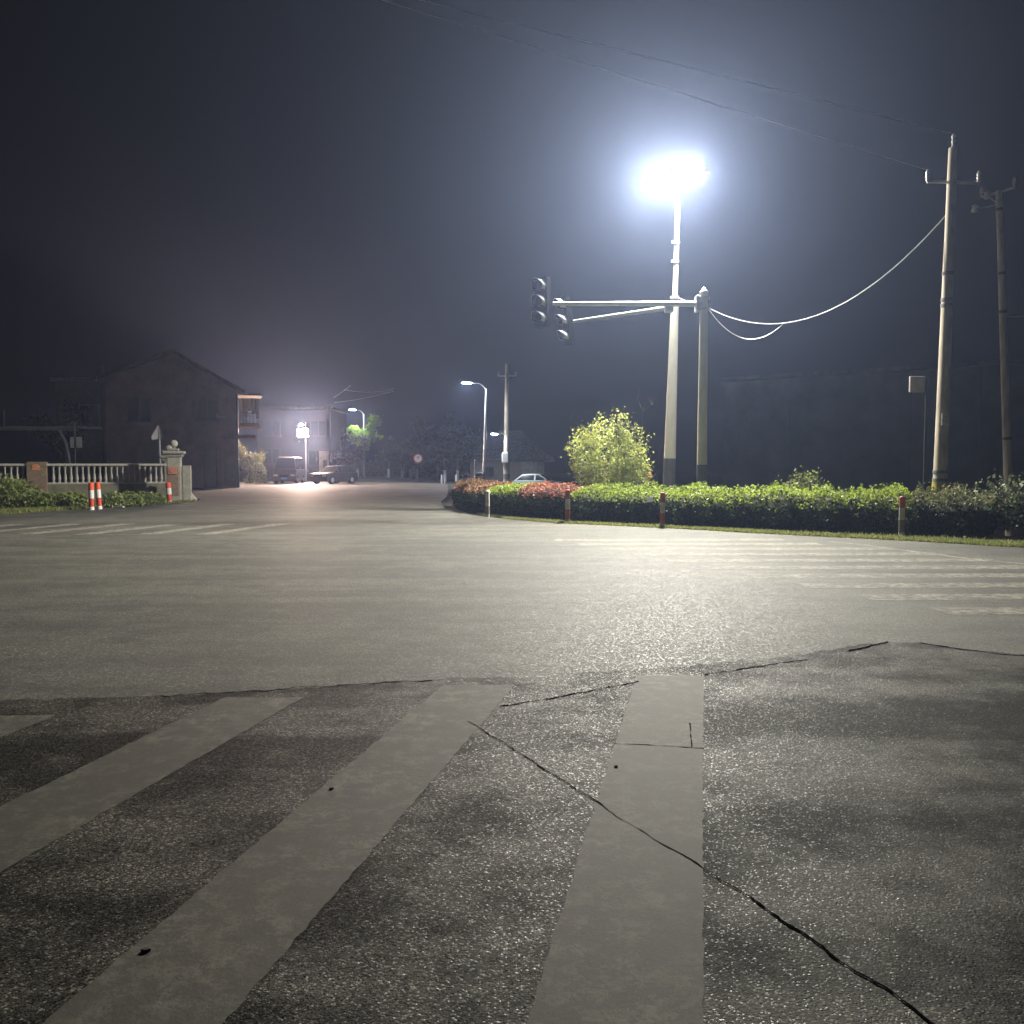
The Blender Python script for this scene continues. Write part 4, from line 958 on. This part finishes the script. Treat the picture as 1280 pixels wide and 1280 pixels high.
p = G(354, 604.5); car('parked_van', 'dark boxy van with a blue number plate, facing the camera', (p.x, p.y + 2.0, 0), -math.pi / 2 + .05, 4.2, 1.85, 2.15, (.05, .05, .06), 'van', True)
p = G(414, 605); car('parked_car', 'dark car parked at an angle below the white board', (p.x, p.y + 1.2, 0), -math.pi / 2 - .5, 3.9, 1.7, 1.45, (.03, .03, .035), 'hatch')
p = G(381, 600); car('parked_car', 'greyish car parked between the van and the white board', (p.x, p.y + 2, 0), -math.pi / 2 + .2, 4.2, 1.72, 1.45, (.3, .28, .28), 'sedan')
p = P(672, 600, 74); car('parked_car', 'pale car whose roof shows above the hedge, before the tiled house', (p.x, 74, -.72), -.25, 4.5, 1.78, 1.48, (.55, .63, .60), 'sedan')
# tricycle-like shrubs and yard things near the van
def board(label, px0, px1, py0, py1, Y, name='standing_board'):
    a, b = P(px0, py1, Y), P(px1, py0, Y); t = thing(name, label, 'sign board', ((a.x + b.x) / 2, Y, 0))
    c = ((a.x + b.x) / 2, Y, (a.z + b.z) / 2); m = MB(); m.box(c, (b.x - a.x, .08, b.z - a.z), 0, bev=.02); m.build('panel', simple('lit_white_board', (.62, .58, .55), .7, var=.25, scale=2), t)
    m = MB(); m.box((c[0] + .1, Y - .06, c[2] - .25), ((b.x - a.x) * .4, .04, (b.z - a.z) * .4)); m.build('inset', simple('grey_inset', (.25, .23, .22), .6), t)
    for s in (-1, 1):
        m = MB(); m.tube([(c[0] + s * (b.x - a.x) * .4, Y, 0), (c[0] + s * (b.x - a.x) * .4, Y, a.z + .1)], .04, 6); m.build('leg', M_STEEL, t)
    return t
board('white notice board standing right of the floodlight', 399, 411, 564, 589, 76)
# yard floodlight
def yard_light():
    Y = 76; c = P(378, 541, Y); b = Vector((c.x + .2, Y + .3, 0)); t = thing('yard_floodlight', 'glaring warm floodlight on a pole in the yard behind the van', 'floodlight', b)
    m = MB(); m.tube([b, b + Vector((0, 0, c.z + .9))], [.06, .045], 10); m.build('pole', M_STEEL, t)
    for (px, py, hw, hh, s_) in ((378.5, 541, .42, .32, FLOOD_L), (376, 531, .11, .09, FLOOD_L * .4)):
        c = P(px, py, Y - .1); m = MB(); m.box(c + Vector((0, .1, 0)), (hw * 2 + .08, .14, hh * 2 + .08), 0, bev=.03); m.tube([c + Vector((0, .15, 0)), Vector((b.x, b.y, c.z))], .03, 6); h = m.build('lamp_housing', M_STEEL, t)
        m = MB(); m.box(c + Vector((0, .02, 0)), (hw * 2, .02, hh * 2)); m.build('light_panel', emit('yard_led_%d' % int(s_), (1, .72, .58), s_), h)
yard_light()
# entry canopy at far left
def canopy():
    Y = 45; z = P(40, 536, Y).z; x0, x1 = P(-60, 540, Y).x, P(94, 540, Y).x
    t = thing('canopy_frame', 'dark steel canopy frame with a slanted strut, behind the balustrade', 'canopy', (x1, Y, 0))
    S = simple('dull_steel', (.16, .15, .16), .6, .3)
    m = MB(); m.box(((x0 + x1) / 2, Y, z), (x1 - x0, .18, .16)); m.build('beam', S, t)
    m = MB(); m.box(((x0 + x1) / 2, Y + 1.6, z + .12), (x1 - x0, 3.0, .05)); m.build('roof_sheet', S, t)
    m = MB(); m.tube([(P(88, 600, Y).x, Y, 0), (P(88, 600, Y).x, Y, 1.4), (P(83, 560, Y).x, Y, P(83, 555, Y).z), (P(74, 541, Y).x, Y, z - .08)], .09, 8); m.build('strut', S, t)
    m = MB(); m.tube([(P(94, 600, Y).x, Y, 0), (P(93, 527, Y).x, Y, P(93, 527, Y).z)], .05, 8); m.build('post', S, t)
    m = MB(); m.tube([P(5, 535, Y), P(5, 512, Y)], .03, 6); m.build('rod', S, t)
    m = MB(); m.tube([P(78, 537, Y), P(91, 527, Y)], .03, 6); m.build('brace', S, t)
    for px, w_ in ((90, .16), (99, .27)):
        c = P(px, 553, Y - .15); m = MB(); m.box(c, (w_, .03, .55)); m.build('notice_panel', simple('notice', (.55, .55, .52), .6), t)
canopy()
# round sign with red ring
def round_sign():
    Y = 76; c = P(522.5, 573, Y); t = thing('round_sign', 'round white road sign with a red ring beside the far road', 'road sign', (c.x, Y, 0))
    m = MB(); m.tube([(c.x, Y + .05, 0), (c.x, Y + .05, c.z + .1)], .035, 8); m.build('post', M_DARKBAND, t)
    m = MB(); m.tube([c, c + Vector((0, -.02, 0))], .40, 28); p_ = m.build('plate', simple('sign_white', (.8, .78, .76), .4, bump=0), t)
    m = MB(); n = 28; pts = []; fs = []
    for r_ in (.41, .32):
        for d in (-.024, -.034):
            for i in range(n): a = 2 * math.pi * i / n; pts.append(c + Vector((math.cos(a) * r_, d, math.sin(a) * r_)))
    for i in range(n):
        j = (i + 1) % n; fs += [(n + i, n + j, 3 * n + j, 3 * n + i), (i, j, n + j, n + i), (2 * n + i, 3 * n + i, 3 * n + j, 2 * n + j), (i, 2 * n + i, 2 * n + j, j)]
    m.add(pts, fs); m.build('ring', simple('sign_red', (.55, .1, .07), .5, bump=0), p_)
    m = MB(); m.tube([c + Vector((-.05, -.03, .0)), c + Vector((.02, -.03, .15)), c + Vector((.1, -.03, .06))], .035, 6); m.build('symbol', M_BLACK, p_)
round_sign()
# fence frame left of the lamp
def frame_board():
    Y = 66; t = thing('gate_frame', 'small dark gate frame with a tall post, left of the curved street lamp', 'gate', (P(598, 600, Y).x, Y, -.2))
    m = MB(); m.tube([(P(594, 600, Y).x, Y, -.2), (P(594, 574, Y).x, Y, P(594, 574, Y).z)], .06, 8); m.build('post', M_STEEL, t)
    m = MB(); m.tube([(P(605, 600, Y).x, Y, -.2), (P(605, 574, Y).x, Y, P(605, 590, Y).z)], .06, 8); m.build('post', M_DARKBAND, t)
    m = MB(); m.tube([P(592, 591, Y), P(606, 591, Y)], .04, 6); m.tube([P(592, 596, Y), P(606, 596, Y)], .04, 6); m.build('rail', M_STEEL, t)
    m = MB(); c = P(599, 598, Y); m.box(c, (.7, .04, .7)); m.build('panel', M_DARKBAND, t)
frame_board()
for px, lb in ((552, 'left'), (555.5, 'right'), (570, 'single')):
    Y = 72; p = P(px, 600, Y); h = P(px, 592, Y).z; m = MB(); m.lathe((p.x, Y, -.15), [(.07, 0), (.07, h), (.04, h + .06)], 8)
    tag(m.build('marker_stone', M_LIMEW), {'left': 'left of two whitish marker posts at the far road bend', 'right': 'right of two whitish marker posts at the far road bend', 'single': 'single whitish marker post by the hedge end'}[lb], 'post', 'marker posts at the far road bend')

# ------------------------------------------------------------------ trees
tree('roadside_tree', 'green tree crown lit by the street lamp above it', (P(453, 600, 102.5).x, 102.5, 0), 6.4, 1.8, 3.9, 6500, .20, L_LIT, seed=11, tr=.12, upright=.2, flat=.5, twigs=90, nlimb=8)
tree('dark_round_tree', 'large dark rounded tree beyond the far road bend', (P(548, 600, 92).x, 92, -.1), 5.7, 3.0, 1.5, 9000, .22, L_FAR, seed=12, tr=.2, upright=.2, twigs=160, nlimb=9)
tree('bare_twig_tree', 'thin twiggy tree between the white board and the lit tree', (P(440, 600, 88).x, 88, 0), 5.0, 1.7, 1.2, 1500, .14, L_PURP, M_TWIG, seed=13, tr=.07, upright=.6, twigs=260, multi=3)
tree('purplish_tree', 'dull purplish small tree right of the notice board', (P(424, 600, 80).x, 80, 0), 3.8, 1.2, .9, 2600, .13, L_PURP, seed=14, tr=.07, upright=.3, twigs=120)
tree('yard_tree', 'pale rounded tree seen between the house corner and the van', (P(311, 600, 72).x, 72, 0), 3.6, 1.1, 1.1, 3200, .12, L_DULL, seed=15, tr=.07, upright=.3, twigs=80)
blob_bush('yard_bush', 'low bush left of the parked van', (P(322, 600, 70).x, 70), .9, .7, 1.5, 1400, .11, [L_DULL, M_TWIG, L_FAR], group='bushes by the yard')
blob_bush('yard_bush', 'small bush behind the greyish car', (P(390, 600, 86).x, 82), .9, .8, 1.3, 1200, .12, [L_FAR, M_TWIG, L_DULL], group='bushes by the yard')
lbls = ['slim tree left in the row of whitewashed trunks', 'slim tree just right of the lit crown, whitewashed trunk', 'slim whitewashed tree left of the round sign', 'slim whitewashed tree right behind the round sign', 'whitewashed tree just right of the round sign', 'slim whitewashed tree before the dark rounded tree', 'slim whitewashed tree at the right side of the dark rounded tree']
for k, (px, Y) in enumerate(((447, 112), (486, 108), (503, 104), (513, 100), (521, 97), (556, 84), (572, 82))):
    tree('street_tree', lbls[k], (P(px, 600, Y).x, Y, -.1), 4.6 + .5 * (k % 3), 1.5, 2.2, 1500, .2, L_FAR, seed=30 + k, tr=.16, upright=.3, twigs=40, bandmat=M_LIMEW, group='street trees with whitewashed trunks')
tree('broad_dark_tree', 'broad dark tree between the dark rounded tree and the tiled house', (P(585, 600, 96).x, 96, -.3), 4.6, 2.6, 1.2, 5000, .22, L_FAR, seed=50, tr=.16, upright=.2, twigs=90)
tree('dim_tree', 'dim tree crown behind the canopy frame at the far left', (P(80, 600, 55).x, 55, 0), 6.6, 1.5, 2.5, 3200, .14, L_FAR, seed=51, tr=.12, upright=.3, twigs=90)
for k, (px, Y, s_) in enumerate(((465, 118, 2.6), (490, 116, 2.4), (540, 106, 2.6), (578, 88, 1.6))):
    blob_bush('roadside_bush', ['dark bush under the lit tree crown', 'dark bush behind the row of whitewashed trunks', 'dark bush under the dark rounded tree', 'dark bush left of the gate frame'][k], (P(px, 600, Y).x, Y), s_ * 1.4, s_, s_ * .75, 2200, .2, [L_FAR, M_BARK, L_FAR], group='dark bushes along the far road')

# ------------------------------------------------------------------ haze
h = MB(); h.box((0, 108, 7.6), (398, 300, 17.8))  # mist volume added to give the lamps their lens glare, tinted like the glow
ho = h.build('haze', []); ho['kind'] = 'stuff'; ho['label'] = 'thin mist added for the glow around the lamps'
hm = bpy.data.materials.new('glare_mist'); hm.use_nodes = True; nt = hm.node_tree
nt.nodes.remove(nt.nodes['Principled BSDF'])
pv = nt.nodes.new('ShaderNodeVolumePrincipled'); pv.inputs['Color'].default_value = (.49, .62, 1, 1); pv.inputs['Density'].default_value = HAZE_D; pv.inputs['Anisotropy'].default_value = .65
nt.links.new(pv.outputs[0], nt.nodes['Material Output'].inputs['Volume']); ho.data.materials.append(hm)
